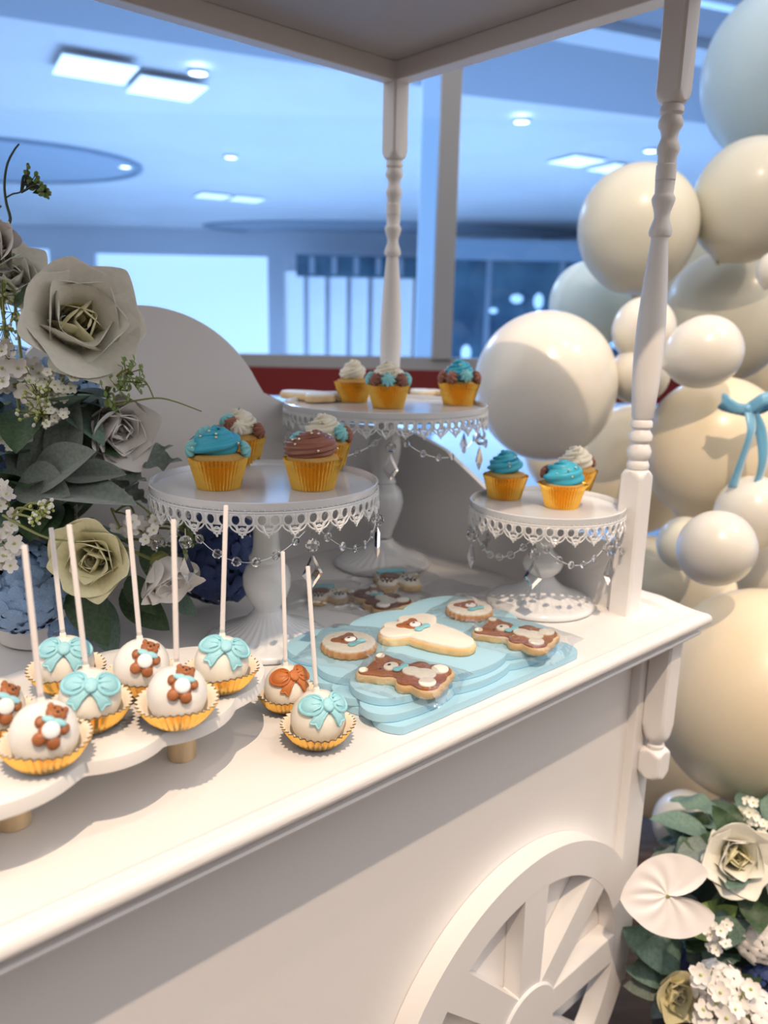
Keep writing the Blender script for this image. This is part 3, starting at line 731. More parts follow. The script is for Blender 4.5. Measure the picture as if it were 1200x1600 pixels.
# ================================================================== CAKE POPS
def bow_mesh(mapf, m, e, name='bow'):
    mb = MB()
    def el(cx, cy, rx, ry, ang, pinch=0.0, n=40, pts=None):
        out = []
        for i in range(n):
            a = 2 * pi * i / n; b = a - ang
            r = 1 / sqrt((cos(b) / rx) ** 2 + (sin(b) / ry) ** 2)
            out.append(r * (1 - pinch * max(0, -cos(b)) ** 2))
        return out
    T = [(0, 0), (0.0, 0.0016), (0.0006, 0.0019), (0.0016, 0.0019), (0.0021, 0.0013), (0.0030, 0.0018)]
    for sx, an in ((1, RAD(14)), (-1, pi - RAD(14))):
        ta = RAD(-50) if sx > 0 else pi - RAD(-50)
        cs, sn = cos(ta), sin(ta)
        rr = []
        for i in range(64):
            a = 2 * pi * i / 64 - ta; c_, s_ = cos(a), sin(a)
            r_ = min(0.0078 / max(abs(c_), 1e-3), (0.0036 + 0.0012 * max(0, c_)) / max(abs(s_), 1e-3))
            if c_ > 0.86: r_ *= 0.80 + 0.20 * min(1, abs(s_) / 0.45)
            rr.append(r_)
        mb.star(rr, [(0, 0), (0, 0.0020), (0.0006, 0.0025), (0.0013, 0.0024), (0.0018, 0.0019), (0.0028, 0.0022)], mapf, (0.0072 * sx, -0.0068))
        mb.star(el(0, 0, 0.0112, 0.0086, an, 0.30, n=64), [(0, 0), (0.0, 0.0026), (0.0006, 0.0033), (0.0016, 0.0033), (0.0021, 0.0021), (0.0030, 0.0025), (1.55, 0.0034), (1.25, 0.0036)], mapf, (0.0100 * sx, 0.0032))
        for dq, ln in ((-.42, .0034), (.05, .0042), (.5, .0034)):
            aa = an + dq; mb.star(el(0, 0, ln, 0.00045, aa, n=20), [(0, 0.0030), (0, 0.0040)], mapf, (0.0082 * cos(aa), 0.001 + 0.0082 * sin(aa)))
    mb.star(el(0, 0, 0.0038, 0.0048, 0), [(0, 0.001), (0.0, 0.0036), (0.0008, 0.0044), (0.002, 0.0046)], mapf, (0, 0.0005), 0.0002, 5)
    return mb.build(name, m, e, smooth=60)
def bear_mesh(mapf, e):
    mb = MB()
    def disc(cx, cy, r, h, sx=1, sy=1, n=24, base=0.0, tgt=None):
        rr = [r / sqrt((cos(2 * pi * i / n) / sx) ** 2 + (sin(2 * pi * i / n) / sy) ** 2) for i in range(n)]
        (tgt or mb).star(rr, [(0, base), (0, base + h * 0.45), (r * 0.12, base + h * 0.75), (r * 0.35, base + h * 0.94), (r * 0.65, base + h)], mapf, (cx, cy))
    disc(0, 0.0074, 0.0056, 0.0034, 1.08, 0.95)
    disc(-0.0044, 0.0114, 0.0019, 0.0030); disc(0.0044, 0.0114, 0.0019, 0.0030)
    disc(0, -0.0030, 0.0068, 0.0032, 0.95, 1.05)
    disc(-0.0070, 0.0002, 0.0030, 0.0036, 0.9, 1.1); disc(0.0070, 0.0002, 0.0030, 0.0036, 0.9, 1.1)
    disc(-0.0040, -0.0088, 0.0038, 0.0042); disc(0.0040, -0.0088, 0.0038, 0.0042)
    disc(0, 0.0058, 0.0022, 0.0014, 1.1, .8, base=0.0030)
    o = mb.build('bear_decoration', FBROWN, e, smooth=70)
    m2 = MB(); disc(0, -0.0030, 0.0044, 0.0022, base=0.0028, tgt=m2); m2.build('tummy', FWHITE, o, smooth=70)
    m3 = MB(); disc(-0.0028, 0.0018, 0.0030, 0.0016, 1.2, .62, base=0.0029, tgt=m3); disc(0.0028, 0.0018, 0.0030, 0.0016, 1.2, .62, base=0.0029, tgt=m3); m3.build('scarf', FBLUE, o, smooth=70)
    m4 = MB()
    for x, y in ((-0.0019, 0.0088), (0.0019, 0.0088), (0, 0.0064)): disc(x, y, 0.00075, 0.0008, n=10, base=0.0030 if y > 0.008 else 0.0042, tgt=m4)
    m4.build('eyes', DARK, o, smooth=70)
    return o
def cake_pop(c, top, r, zb, kind, roll, offr, offu, label, group='cake pops', candy=None, cupr=1.0):
    c = V(c); top = V(top)
    e = empty('cake_pop', (c.x, c.y, zb), 0, label, 'cake pop', group)
    C_ = V((0, 0, c.z - zb))
    h0 = c.z - zb
    # chocolate-coated ball with a small collar climbing the stick
    d = (top - c).normalized()
    B = d.to_track_quat('Z', 'Y').to_matrix().to_4x4()
    T = M.Translation(C_) @ B
    prof = []
    for i in range(22):
        a = pi * i / 22; prof.append((max(r * sin(a), 1e-5), -r * cos(a)))
    prof += [(r * 0.13, r * 1.005), (r * 0.115, r * 1.08), (r * 0.105, r * 1.16), (0.0021, r * 1.17)]
    rnd = random.Random(label); ph = rnd.random() * 6
    def lump(rr, z, a, j): k = 1 + 0.012 * sin(3 * a + ph + z * 90) + 0.008 * sin(5 * a + ph); return rr * k, z
    MB().lathe(prof, 48, T, rf=lump).build('cake_ball', candy or CANDY, e, smooth=60)
    L = (top - c).length
    mb = MB().lathe([(0.0020, r * 0.9), (0.0020, r * 1.3), (0.00215, r * 1.31), (0.0020, r * 1.36), (0.0019, L - 0.0004), (0.0017, L)], 16, T)
    mb.build('stick', STICK, e, smooth=35)
    # pleated case
    N = 34
    cp = [(0.0125, 0.0), (0.0140, 0.0008), (0.0190, 0.0045), (0.0235, 0.0095), (0.0262, 0.0140), (0.0285, 0.0185), (0.0305, 0.0205)]
    cp = [(a * cupr * r / 0.0225, b) for a, b in cp]
    def pl(rr, z, a, j):
        q = 0.0010 * (0.35 + z / 0.018); w = 0.0012 * sin(3 * a + ph) * (z / 0.02) ** 2
        return rr + (q if j % 2 else -q), z + w
    MB().lathe(cp, 2 * N, rf=pl, cap1=False).build('foil_case', GOLD, e, smooth=25)
    MB().lathe([(a - 0.0005, b + 0.0007) for a, b in cp] , 2 * N, rf=pl, cap1=False).build('case_lining', CREAMP, e, smooth=25)
    # decoration on the side that faces the guests
    cam_ = V((-0.9957, -0.4632, 0.3700)); vd = (cam_ - c).normalized()
    rt = V((cos(YAW), -sin(YAW), 0)); up = vd.cross(rt) * -1
    up = rt.cross(vd) * -1
    if up.z < 0: up = -up
    n = (vd * sqrt(max(0.05, 1 - offr ** 2 - offu ** 2)) + rt * offr + up * offu).normalized()
    u = (rt - n * rt.dot(n)).normalized(); v = n.cross(u)
    if v.z < 0: v = -v
    u, v = u * cos(roll) + v * sin(roll), v * cos(roll) - u * sin(roll)
    k = r / 0.0225 * (1.16 if kind == 'bear' else 1.10)
    def mapf(x, y, h):
        x *= k; y *= k; rho = sqrt(x * x + y * y)
        if rho < 1e-7: return tuple(C_ + n * (r + h * k))
        a = rho / (r * 1.03)
        return tuple(C_ + (n * cos(a) + (u * x + v * y) / rho * sin(a)) * (r * 1.005 + h * k))
    if kind == 'bear': bear_mesh(mapf, e)
    else: bow_mesh(mapf, FORANGE if kind == 'brown' else FBLUE, e)
    return e
ZB = 0.0682
cake_pop((-0.8402, 0.0546, 0.0927), (-0.8407, 0.0614, 0.2248), 0.0225, ZB, 'bear', -0.12, 0.20, 0.24, 'bear cake pop on the white tray, front and nearest the left photo edge', 'cake pops on the white tray', CANDYW)
cake_pop((-0.7965, 0.0865, 0.0927), (-0.7991, 0.0953, 0.2252), 0.0225, ZB, 'bow', 0.12, 0.00, 0.34, 'blue bow cake pop on the tray, between the two nearest bear pops', 'cake pops on the white tray')
cake_pop((-0.7871, 0.1602, 0.0927), (-0.7894, 0.1630, 0.2072), 0.0225, ZB, 'bow', 0.15, -0.10, 0.42, 'blue bow cake pop at the back left of the tray, half hidden by sticks', 'cake pops on the white tray')
cake_pop((-0.7415, 0.1153, 0.0927), (-0.7430, 0.1224, 0.2230), 0.0225, ZB, 'bear', -0.18, 0.12, 0.30, 'bear cake pop on the tray, back row between two blue bow pops', 'cake pops on the white tray', CANDYW)
cake_pop((-0.7436, 0.0502, 0.0927), (-0.7389, 0.0535, 0.2284), 0.0225, ZB, 'bear', -0.05, 0.16, 0.40, 'bear cake pop on the tray, above the wooden foot', 'cake pops on the white tray', CANDYW)
cake_pop((-0.6880, 0.0802, 0.0927), (-0.6800, 0.0798, 0.2259), 0.0225, ZB, 'bow', 0.02, 0.12, 0.52, 'blue bow cake pop at the right end of the tray', 'cake pops on the white tray')
cake_pop((-0.8573, 0.1127, 0.0927), (-0.8560, 0.1138, 0.2119), 0.0225, ZB, 'bear', -0.10, 0.45, 0.28, 'bear cake pop cut off by the left photo edge', 'cake pops on the white tray')
cake_pop((-0.5920, 0.1259, 0.0240), (-0.5903, 0.1318, 0.1594), 0.0220, 0.0003, 'brown', 0.45, 0.30, 0.42, 'cake pop with caramel brown bow, standing on the cart behind the tray end', 'cake pops standing on the cart top')
cake_pop((-0.6071, 0.0540, 0.0265), (-0.6100, 0.0651, 0.1652), 0.0245, 0.0003, 'bow', 0.30, 0.32, 0.36, 'cake pop with blue bow, standing on the cart in front of the blue boards', 'cake pops standing on the cart top')

# ================================================================== BLUE SCALLOPED BOARDS
def scallop(x0, x1, y0, y1, nx, ny, ax, ay, n=14):
    P = []
    def side(p, q, cnt, amp):
        p, q = V(p), V(q); d = q - p; nrm = V((d.y, -d.x)).normalized()
        for i in range(cnt * n):
            t = i / (cnt * n); P.append(p + d * t + nrm * (amp * abs(sin(pi * cnt * t)) ** 0.7))
    side((x0, y0), (x1, y0), nx, ax); side((x1, y0), (x1, y1), ny, ay); side((x1, y1), (x0, y1), nx, ay); side((x0, y1), (x0, y0), ny, ay)
    return P
def blue_board(cx, cy, rz, z0, w, h, nx, ny, ax, ay, label):
    e = MB().prism([(p.x, p.y) for p in scallop(-w / 2, w / 2, -h / 2, h / 2, nx, ny, ax, ay)], 0, 0.0085, 0.0006).build('scalloped_board', BOARD, None, smooth=25)
    e.location = (cx, cy, z0); e.rotation_euler = (0, 0, rz)
    return tag(e, label, 'board', 'pale blue scalloped cookie boards')
blue_board(-0.401, 0.1045, 0.0, 0.0003, 0.272, 0.178, 4, 4, 0.0008, 0.012, 'pale blue scalloped board at the bottom of the stack, nearest the cart edge')
blue_board(-0.412, 0.116, 0.02, 0.0090, 0.264, 0.170, 3, 4, 0.008, 0.012, 'pale blue scalloped board in the middle of the stack')
blue_board(-0.405, 0.124, -0.02, 0.0177, 0.256, 0.168, 3, 3, 0.010, 0.013, 'pale blue scalloped board on top of the stack under the cookies')
ZC = 0.0264

# ================================================================== COOKIES
def cookie_body(e, rad, m, grow=0.0025, th=0.008):
    rr = [r + grow for r in rad]
    MB().star(rr, [(0.0016, 0), (0.0003, 0.001), (0, 0.003), (0.0, th - 0.002), (0.0008, th - 0.0004), (0.002, th)], bottom=True).build('biscuit', m, e, smooth=50)
def icing(e, name, rad, m, z, h=0.0016, ctr=(0, 0), ins=0.0):
    rr = [max(r - ins, 0.0004) for r in rad]; w = min(0.0012, min(rr) * 0.35)
    return MB().star(rr, [(0, z), (0, z + h * 0.6), (w * 0.3, z + h * 0.88), (w, z + h)], ctr=ctr).build(name, m, e, smooth=70)
def ell(rx, ry, n=32, rot=0.0): return [1 / sqrt((cos(2 * pi * i / n - rot) / rx) ** 2 + (sin(2 * pi * i / n - rot) / ry) ** 2) for i in range(n)]
def bear_cookie(loc, ang, label, group, s=1.0, ib=None):
    e = empty('bear_cookie', loc, ang - pi / 2, label, 'cookie', group); e.scale = (s, s, s)
    ib = ib or ICEB; z = 0.008
    C = [(0, 0.0215, 0.0185, 1.22, 1.0), (-0.0190, 0.0350, 0.0080), (0.0190, 0.0350, 0.0080), (0, -0.010, 0.0225), (0, 0.004, 0.0175), (0, -0.022, 0.0205), (-0.0165, -0.0285, 0.0135), (0.0165, -0.0285, 0.0135), (-0.0205, -0.008, 0.0085), (0.0205, -0.008, 0.0085)]
    rad = union_rad(C, 110)
    cookie_body(e, rad, BISCUIT)
    MB().star([r - 0.0006 for r in rad], [(0, z), (0, z + 0.0012), (0.0004, z + 0.0018), (0.0013, z + 0.0022)]).build('brown_icing', ib, e, smooth=70)
    icing(e, 'muzzle', ell(0.0092, 0.0072), ICEW, z + 0.002, 0.0022, (0, 0.0165))
    icing(e, 'nose', ell(0.0022, 0.0016, 12), DARK, z + 0.0040, 0.0008, (0, 0.0185))
    icing(e, 'eye', ell(0.0012, 0.0012, 10), DARK, z + 0.0021, 0.0007, (-0.0095, 0.0235)); icing(e, 'eye', ell(0.0012, 0.0012, 10), DARK, z + 0.0021, 0.0007, (0.0095, 0.0235))
    icing(e, 'tummy', union_rad([(0, -0.006, 0.0095), (0, -0.020, 0.0115)], 40, (0, -0.013)), ICEW, z + 0.002, 0.0018, (0, -0.013))
    for sx in (-1, 1):
        icing(e, 'foot_pad', ell(0.0096, 0.0086), ICEW, z + 0.002, 0.0022, (0.0165 * sx, -0.0295))
        icing(e, 'inner_ear', ell(0.0052, 0.0045), ICEW, z + 0.002, 0.0016, (0.0195 * sx, 0.0375))
    b = icing(e, 'bow_tie', union_rad([(-0.0062, 0.0022, 0.0042), (0.0062, -0.001, 0.0042), (0, 0, 0.0028)], 40), ICET, z + 0.0036, 0.0016, (0, 0.0052))
    return e
def small_bear(e, z, ctr, s=1.0, rot=0.0):
    c, s_ = cos(rot), sin(rot)
    def at(x, y): return (ctr[0] + s * (x * c - y * s_), ctr[1] + s * (x * s_ + y * c))
    R = union_rad([tuple(s * v for v in q) for q in ((0, 0, 0.009), (-0.0085 * c - 0.006 * s_, -0.0085 * s_ + 0.006 * c, 0.0042), (0.0085 * c - 0.006 * s_, 0.0085 * s_ + 0.006 * c, 0.0042))], 48)
    o = icing(e, 'bear_face', R, ICEB, z, 0.0016, at(0, 0))
    icing(o, 'muzzle', [r * s for r in ell(0.0055, 0.0046, 24, rot)], FWHITE, z + 0.0016, 0.0016, at(0, -0.0035))
    icing(o, 'nose', [r * s for r in ell(0.0016, 0.0011, 10, rot)], DARK, z + 0.0030, 0.0006, at(0, -0.0018))
    for q in (-1, 1): icing(o, 'eye', [r * s for r in ell(0.0008, 0.0008, 8)], DARK, z + 0.0016, 0.0005, at(0.0045 * q, 0.0015))
    R = union_rad([tuple(s * v for v in q) for q in ((-0.0058 * c, -0.0058 * s_, 0.0036), (0.0058 * c, 0.0058 * s_, 0.0036), (0, 0, 0.0022))], 40)
    icing(o, 'bow_tie', R, ICET, z + 0.0010, 0.0015, at(0, -0.0115))
def round_cookie(loc, ang, label, group, r=0.0285):
    e = empty('round_cookie', loc, ang - pi / 2, label, 'cookie', group)
    n = 144
    MB().star([r + 0.0007 * cos(24 * 2 * pi * i / n) for i in range(n)], [(0.0016, 0), (0.0002, 0.0012), (0, 0.003), (0.0, 0.0065), (0.0008, 0.0078), (0.002, 0.0082)], bottom=True).build('biscuit', BISCUIT2, e, smooth=50)
    rad = [r - 0.0018 + 0.0009 * abs(cos(12 * 2 * pi * i / n)) for i in range(n)]
    MB().star(rad, [(0, 0.008), (0, 0.0094), (0.0004, 0.0100), (0.0014, 0.0104)]).build('white_icing', ICEW, e, smooth=60)
    small_bear(e, 0.0103, (0.0005, 0.003), 1.25)
    return e
def vest_cookie(loc, ang, label, group, decor=True, s=1.0):
    e = empty('vest_cookie', loc, ang - pi / 2, label, 'cookie', group); e.scale = (s, s, s)
    C = [(0, 0.012, 0.024), (0, -0.002, 0.0235), (0, -0.014, 0.0225), (0, -0.024, 0.0205), (-0.026, 0.024, 0.0135), (0.026, 0.024, 0.0135), (0, -0.036, 0.0165), (-0.012, 0.034, 0.011), (0.012, 0.034, 0.011)]
    rad = union_rad(C, 120); cookie_body(e, rad, BISCUIT, 0.002)
    MB().star([r - 0.0004 for r in rad], [(0, 0.008), (0, 0.0096), (0.0004, 0.0102), (0.0014, 0.0106)]).build('white_icing', ICEW, e, smooth=60)
    if decor: small_bear(e, 0.0105, (0.0, 0.020), 1.15)
    return e
def pram_cookie(loc, ang, label, group, s=1.0):
    e = empty('pram_cookie', loc, ang - pi / 2, label, 'cookie', group); e.scale = (s, s, s)
    C = [(0, 0.004, 0.024), (-0.014, -0.022, 0.0125), (0.016, -0.022, 0.0125), (0.028, 0.008, 0.006)]
    rad = union_rad(C, 100); cookie_body(e, rad, BISCUIT, 0.002)
    MB().star([r - 0.0006 for r in rad], [(0, 0.008), (0, 0.0094), (0.0013, 0.0104)]).build('white_icing', ICEW, e, smooth=60)
    icing(e, 'pram_body', union_rad([(-0.006, 0.0, 0.0125), (-0.010, -0.006, 0.010)], 40, (-0.007, -0.002)), ICEBD, 0.0102, 0.0016, (-0.007, -0.002))
    icing(e, 'pram_hood', union_rad([(0, 0, 0.009, 2.1, .8), (-0.014, -0.003, 0.006)], 48), ICET, 0.0104, 0.0026, (0.0, 0.0185))
    for k, (wx, wy) in enumerate(((-0.014, -0.0215), (0.016, -0.0215))):
        w = icing(e, 'pram_wheel', ell(0.0105, 0.0105), ICEW, 0.0102, 0.0020, (wx, wy))
        icing(w, 'hub', ell(0.0022, 0.0022, 14), DARK, 0.0122, 0.0010, (wx, wy))
        for j in range(7):
            a = 2 * pi * j / 7 + k
            icing(w, 'spoke_dot', ell(0.0026, 0.0013, 12, a), DARK, 0.0121, 0.0008, (wx + 0.0062 * cos(a), wy + 0.0062 * sin(a)))
    for q in ((0.008, 0.004), (0.014, 0.010), (0.016, 0.0), (0.010, -0.004)): icing(e, 'icing_dot', ell(0.0013, 0.0013, 10), DARK, 0.0104, 0.0008, q)
    return e
BC_, RC_ = 'bear-shaped iced cookies', 'round iced cookies'
bear_cookie((-0.4940, 0.0600, 0.0264), 1.974, 'brown-iced bear cookie at the front left corner of the blue boards', BC_)
bear_cookie((-0.3275, 0.0562, 0.0264), 1.876, 'brown-iced bear cookie at the right end of the blue boards', BC_)
bear_cookie((*(-0.3240, 0.2942, 0.0000)[:2], 0.0006), 1.524, 'dark brown bear cookie on the table behind the blue boards', BC_, 1.0, ICEBD)
vest_cookie((-0.4056, 0.1188, 0.0264), 1.727, 'white baby vest cookie with small bear, middle of the blue boards', 'baby vest cookies', True, 1.12)
round_cookie((-0.4912, 0.1533, 0.0264), 1.678, 'round white-iced bear face cookie, left on the blue boards beside the pop sticks', RC_, 0.0300)
round_cookie((-0.3090, 0.1443, 0.0264), 1.438, 'round white-iced bear face cookie at the back of the blue boards', RC_, 0.0285)
pram_cookie((*(-0.2510, 0.3435, 0.0000)[:2], 0.0006), 1.038, 'baby pram cookie with aqua hood and two wheels, behind the dark bear cookie', 'baby pram cookies', 1.15)
pram_cookie((*(-0.3656, 0.3597, 0.0000)[:2], 0.0006), 1.108, 'baby pram cookie on the table just right of the medium stand stem', 'baby pram cookies', 0.95)
vest_cookie((-0.2353, 0.5653, 0.2500), -1.282, 'plain white cookie overhanging the left rim of the tallest stand', 'plain white cookies', False, 1.12)
vest_cookie((-0.0048, 0.5454, 0.2490), 0.468, 'plain white cookie at the back of the tallest stand, between cupcakes', 'plain white cookies', False, 0.8)
# clear bags round the cookies
def bag(cx, cy, z, w, h, rz, label, seed, bulge=0.012):
    rnd = random.Random(seed); ph = [rnd.random() * 6 for _ in range(6)]
    def fn(a, b):
        x = (a - .5) * w; y = (b - .5) * h
        k = max(0, 1 - (abs(2 * a - 1)) ** 3) * max(0, 1 - (abs(2 * b - 1)) ** 3)
        return (x + 0.002 * sin(9 * b + ph[0]), y + 0.002 * sin(8 * a + ph[1]), bulge * k ** 0.5 + 0.0007 * (1 + sin(40 * x / w * 0.5 + 13 * b + ph[2]) * sin(11 * a + ph[3])))
    o = MB().grid(fn, 30, 30).build('cookie_bag', FILM, None, smooth=70)
    o.location = (cx, cy, z); o.rotation_euler = (0, 0, rz)
    return tag(o, label, 'bag', 'clear cookie bags')
for (q, w, h, rz, z, lab, b) in (
    ((-0.4940, 0.0600, 0.0264), 0.110, 0.085, -1.168, 0.0262, 'clear bag over the front left bear cookie', 0.0135),
    ((-0.3252, 0.0544, 0.0264), 0.120, 0.090, -1.266, 0.0262, 'clear bag over the bear cookie at the right end of the boards', 0.0135),
    ((-0.4879, 0.1573, 0.0264), 0.105, 0.085, 0.5, 0.0262, 'clear bag over the left round cookie', 0.0130),
    ((-0.3057, 0.1473, 0.0264), 0.110, 0.080, 0.3, 0.0262, 'clear bag over the round cookie at the back of the boards', 0.0130),
    ((-0.3186, 0.2964, 0.0000), 0.120, 0.100, 0.4, 0.0003, 'clear bag over the dark bear cookie behind the boards', 0.0135),
    ((-0.2350, 0.3611, 0.0000), 0.110, 0.095, 0.1, 0.0003, 'clear bag over the pram cookie furthest back', 0.0140),
    ((-0.3645, 0.3655, 0.0000), 0.110, 0.110, 0.9, 0.0003, 'clear bag over the pram cookie beside the medium stand', 0.0135),
    ((-0.2134, 0.2708, 0.0000), 0.10, 0.08, 0.2, 0.0003, 'flat empty clear bag on the table left of the smallest stand', 0.003)):
    bag(q[0], q[1], z, w, h, rz, lab, int(w * 1e4 + h * 777), b)

# ================================================================== BALLOONS
def balloon(c, r, m, label, name='balloon', lean=(0, 0, 1), el=1.08, group='balloons of the garland'):
    e = empty(name, c, 0, label, 'balloon', group)
    n = 30; prof = []
    for i in range(n + 1):
        a = pi * i / n; z = -cos(a)
        rr = sin(a) * (1 + 0.05 * z)
        if i < 5: rr = rr * (1 - 0.10 * (1 - i / 5))
        prof.append((max(rr * r, 1e-5), z * r * el - (0.05 * r if i < 2 else 0)))
    B = V(lean).to_track_quat('Z', 'Y').to_matrix().to_4x4()
    MB().lathe(prof, 64, B).build('skin', m, e, smooth=80)
    MB().lathe([(r * 0.03, -r * el - 0.10 * r), (r * 0.055, -r * el - 0.095 * r), (r * 0.04, -r * el - 0.07 * r), (r * 0.02, -r * el - 0.055 * r), (r * 0.03, -r * el - 0.03 * r)], 14, B).build('knot', m, e)
    return e
BL = [
 ((1.1556, 0.4998, 0.9881), 0.190, BALB, 'very large pale blue balloon at the top right photo corner', (0.2, 0, 1)),
 ((0.6470, 0.5496, 0.5837), 0.130, BALP, 'large ivory balloon left of the turned part of the front post, top of the cluster', (-.4, -.2, 1)),
 ((0.8114, 0.3811, 0.6462), 0.122, BALP, 'large ivory balloon right of the front post, below the pale blue one', (.3, -.3, 1)),
 ((1.0000, 0.4940, 0.4054), 0.152, BALP, 'large shaded ivory balloon right of the front post, behind the small white ball balloon', (.2, .2, 1)),
 ((0.3383, 0.5394, 0.2494), 0.144, BALW, 'largest pearl white balloon, left of the front post and above the smallest stand', (-.45, -.2, 1)),
 ((0.8356, 0.7861, 0.4277), 0.107, BALB, 'pale blue-green balloon peeking above the largest pearl white balloon', (0, 0, 1)),
 ((0.4868, 0.4172, 0.3686), 0.062, BALW, 'small pearl white balloon touching the post, upper of two at its left', (-.3, -.6, 1)),
 ((0.4240, 0.2544, 0.3309), 0.066, BALW, 'small pearl white balloon just right of the front post', (.5, -.5, .3)),
 ((0.4857, 0.4171, 0.2789), 0.060, BALW, 'small pearl white balloon touching the post, lower of two at its left', (-.3, -.6, .4)),
 ((0.5767, 0.2892, 0.1336), 0.138, BALC, 'large cream balloon behind the blue ribbon bow', (.1, -.3, 1)),
 ((0.4498, 0.1397, 0.0443), 0.066, BALW, 'small pearl white balloon under the blue ribbon tails', (.3, -.4, 1)),
 ((0.2289, 0.0969, 0.0257), 0.0605, BALW, 'small glossy white balloon above the cart corner', (-.2, -.5, .5)),
 ((0.3951, 0.2353, -0.0252), 0.050, BALP, 'small ivory balloon behind the glossy white one above the cart corner', (-.3, -.4, .6)),
 ((0.5999, 0.1442, -0.0825), 0.076, BALW, 'small white balloon cut by the right photo edge, above the huge cream balloon', (.2, -.5, .6)),
 ((0.3827, 0.0577, -0.2704), 0.184, BALC, 'huge cream balloon beside the cart corner', (-.1, -.3, 1)),
 ((0.2368, 0.0927, -0.4828), 0.058, BALW, 'small white balloon below the huge cream one, above the floor flowers', (-.5, -.3, .5)),
 ((0.6837, 0.2527, 0.4913), 0.036, BALW, 'tiny white balloon cut by the right photo edge at mid height', (0, -.5, 1)),
 ((0.5351, 0.3728, -0.1526), 0.082, BALP, 'ivory balloon seen between the front post and the cart corner', (-.1, -.2, 1)),
 ((0.7452, 0.5607, 0.0307), 0.150, BALC, 'large cream balloon behind the lower part of the front post', (.1, 0, 1)),
 ((1.3148, 0.8105, 0.5505), 0.165, BALP, 'ivory balloon deep in the cluster, behind the turned part of the front post', (.1, 0, 1)),
 ((1.4572, 0.5827, 0.2363), 0.165, BALC, 'cream balloon deep in the cluster at the right photo edge, above the ribbon', (.1, 0, 1)),
 ((0.8793, 0.4198, -0.3369), 0.155, BALC, 'cream balloon deep in the cluster, behind the cart corner', (.1, 0, 1)),
 ((0.7067, 0.3766, -0.6527), 0.150, BALC, 'cream balloon low in the cluster, behind the hanging corner pendant', (.1, 0, 1)),
 ((1.0250, 0.2626, -0.9819), 0.130, BALC, 'cream balloon low in the cluster, behind the floor roses', (.1, 0, 1)),
 ((0.8852, 0.8512, 0.0369), 0.130, BALC, 'cream balloon behind the smallest cake stand, low in the cluster', (.1, 0, 1)),
]
for c, r, m, lab, ln in BL: balloon(c, r, m, lab, 'balloon', ln)

# blue satin ribbon bow tied on the balloons
rb = empty('ribbon_bow', (0.4206, 0.1580, 0.2356), 0, 'blue satin ribbon bow with two long tails on the balloons', 'ribbon')
def ribbon(pts, w, name, parent, wdir=None):
    pts = [V(p) for p in pts]; vs = []; fs = []
    for i, p in enumerate(pts):
        t = (pts[min(i + 1, len(pts) - 1)] - pts[max(i - 1, 0)]).normalized()
        wd = V(wdir(i / (len(pts) - 1)) if callable(wdir) else wdir)
        wd = (wd - t * wd.dot(t)).normalized() * w / 2
        vs += [p - wd, p - wd * 0.3 + V((0, -0.0015, 0)), p + wd * 0.3 + V((0, -0.0015, 0)), p + wd]
    for i in range(len(pts) - 1):
        for k in range(3): fs.append((i * 4 + k, i * 4 + k + 1, (i + 1) * 4 + k + 1, (i + 1) * 4 + k))
    return MB().add(vs, fs).build(name, SATIN, parent, smooth=70, solid=0.0008)
R3 = V((cos(YAW), -sin(YAW), 0)); F3 = V((sin(YAW), cos(YAW), 0)); U3 = V((0, 0, 1))
def L3(a, u, f=0): return R3 * a + U3 * u + F3 * f
def curve(ctrl, n=22):
    out = []; m = len(ctrl) - 1
    for q in range(n + 1):
        t = q / n * m; i = min(int(t), m - 1); f = t - i
        p0, p1, p2, p3 = (V(ctrl[max(i - 1, 0)]), V(ctrl[i]), V(ctrl[i + 1]), V(ctrl[min(i + 2, m)]))
        out.append(0.5 * ((2 * p1) + (p2 - p0) * f + (2 * p0 - 5 * p1 + 4 * p2 - p3) * f * f + (3 * p1 - p0 - 3 * p2 + p3) * f ** 3))
    return out
ribbon(curve([L3(0, 0), L3(-.028, .004, -.012), L3(-.046, .018, 0), L3(-.040, .006, .012), L3(0, -.003, .004)]), 0.020, 'loop', rb, L3(.15, 1, 0))
ribbon(curve([L3(0, 0), L3(.018, .020, -.016), L3(.040, .022, -.004), L3(.034, .004, .012), L3(0, -.003, .004)]), 0.021, 'loop', rb, L3(-.2, 1, .4))
ribbon(curve([L3(0, 0, -.004), L3(.002, -.035, -.02), L3(-.006, -.085, -.018), L3(-.014, -.140, -.01)]), 0.019, 'tail', rb, lambda t: L3(1, .1, .5 * sin(3 * t)))
ribbon(curve([L3(0.004, 0, -.002), L3(.022, -.035, -.012), L3(.030, -.09, -.02), L3(.026, -.15, -.01)]), 0.019, 'tail', rb, lambda t: L3(1, .1, -.6 * cos(3 * t)))
MB().ball((0, 0, 0), 0.010, 14, 10, sc=(1, .8, 1.1)).build('knot', SATIN, rb)

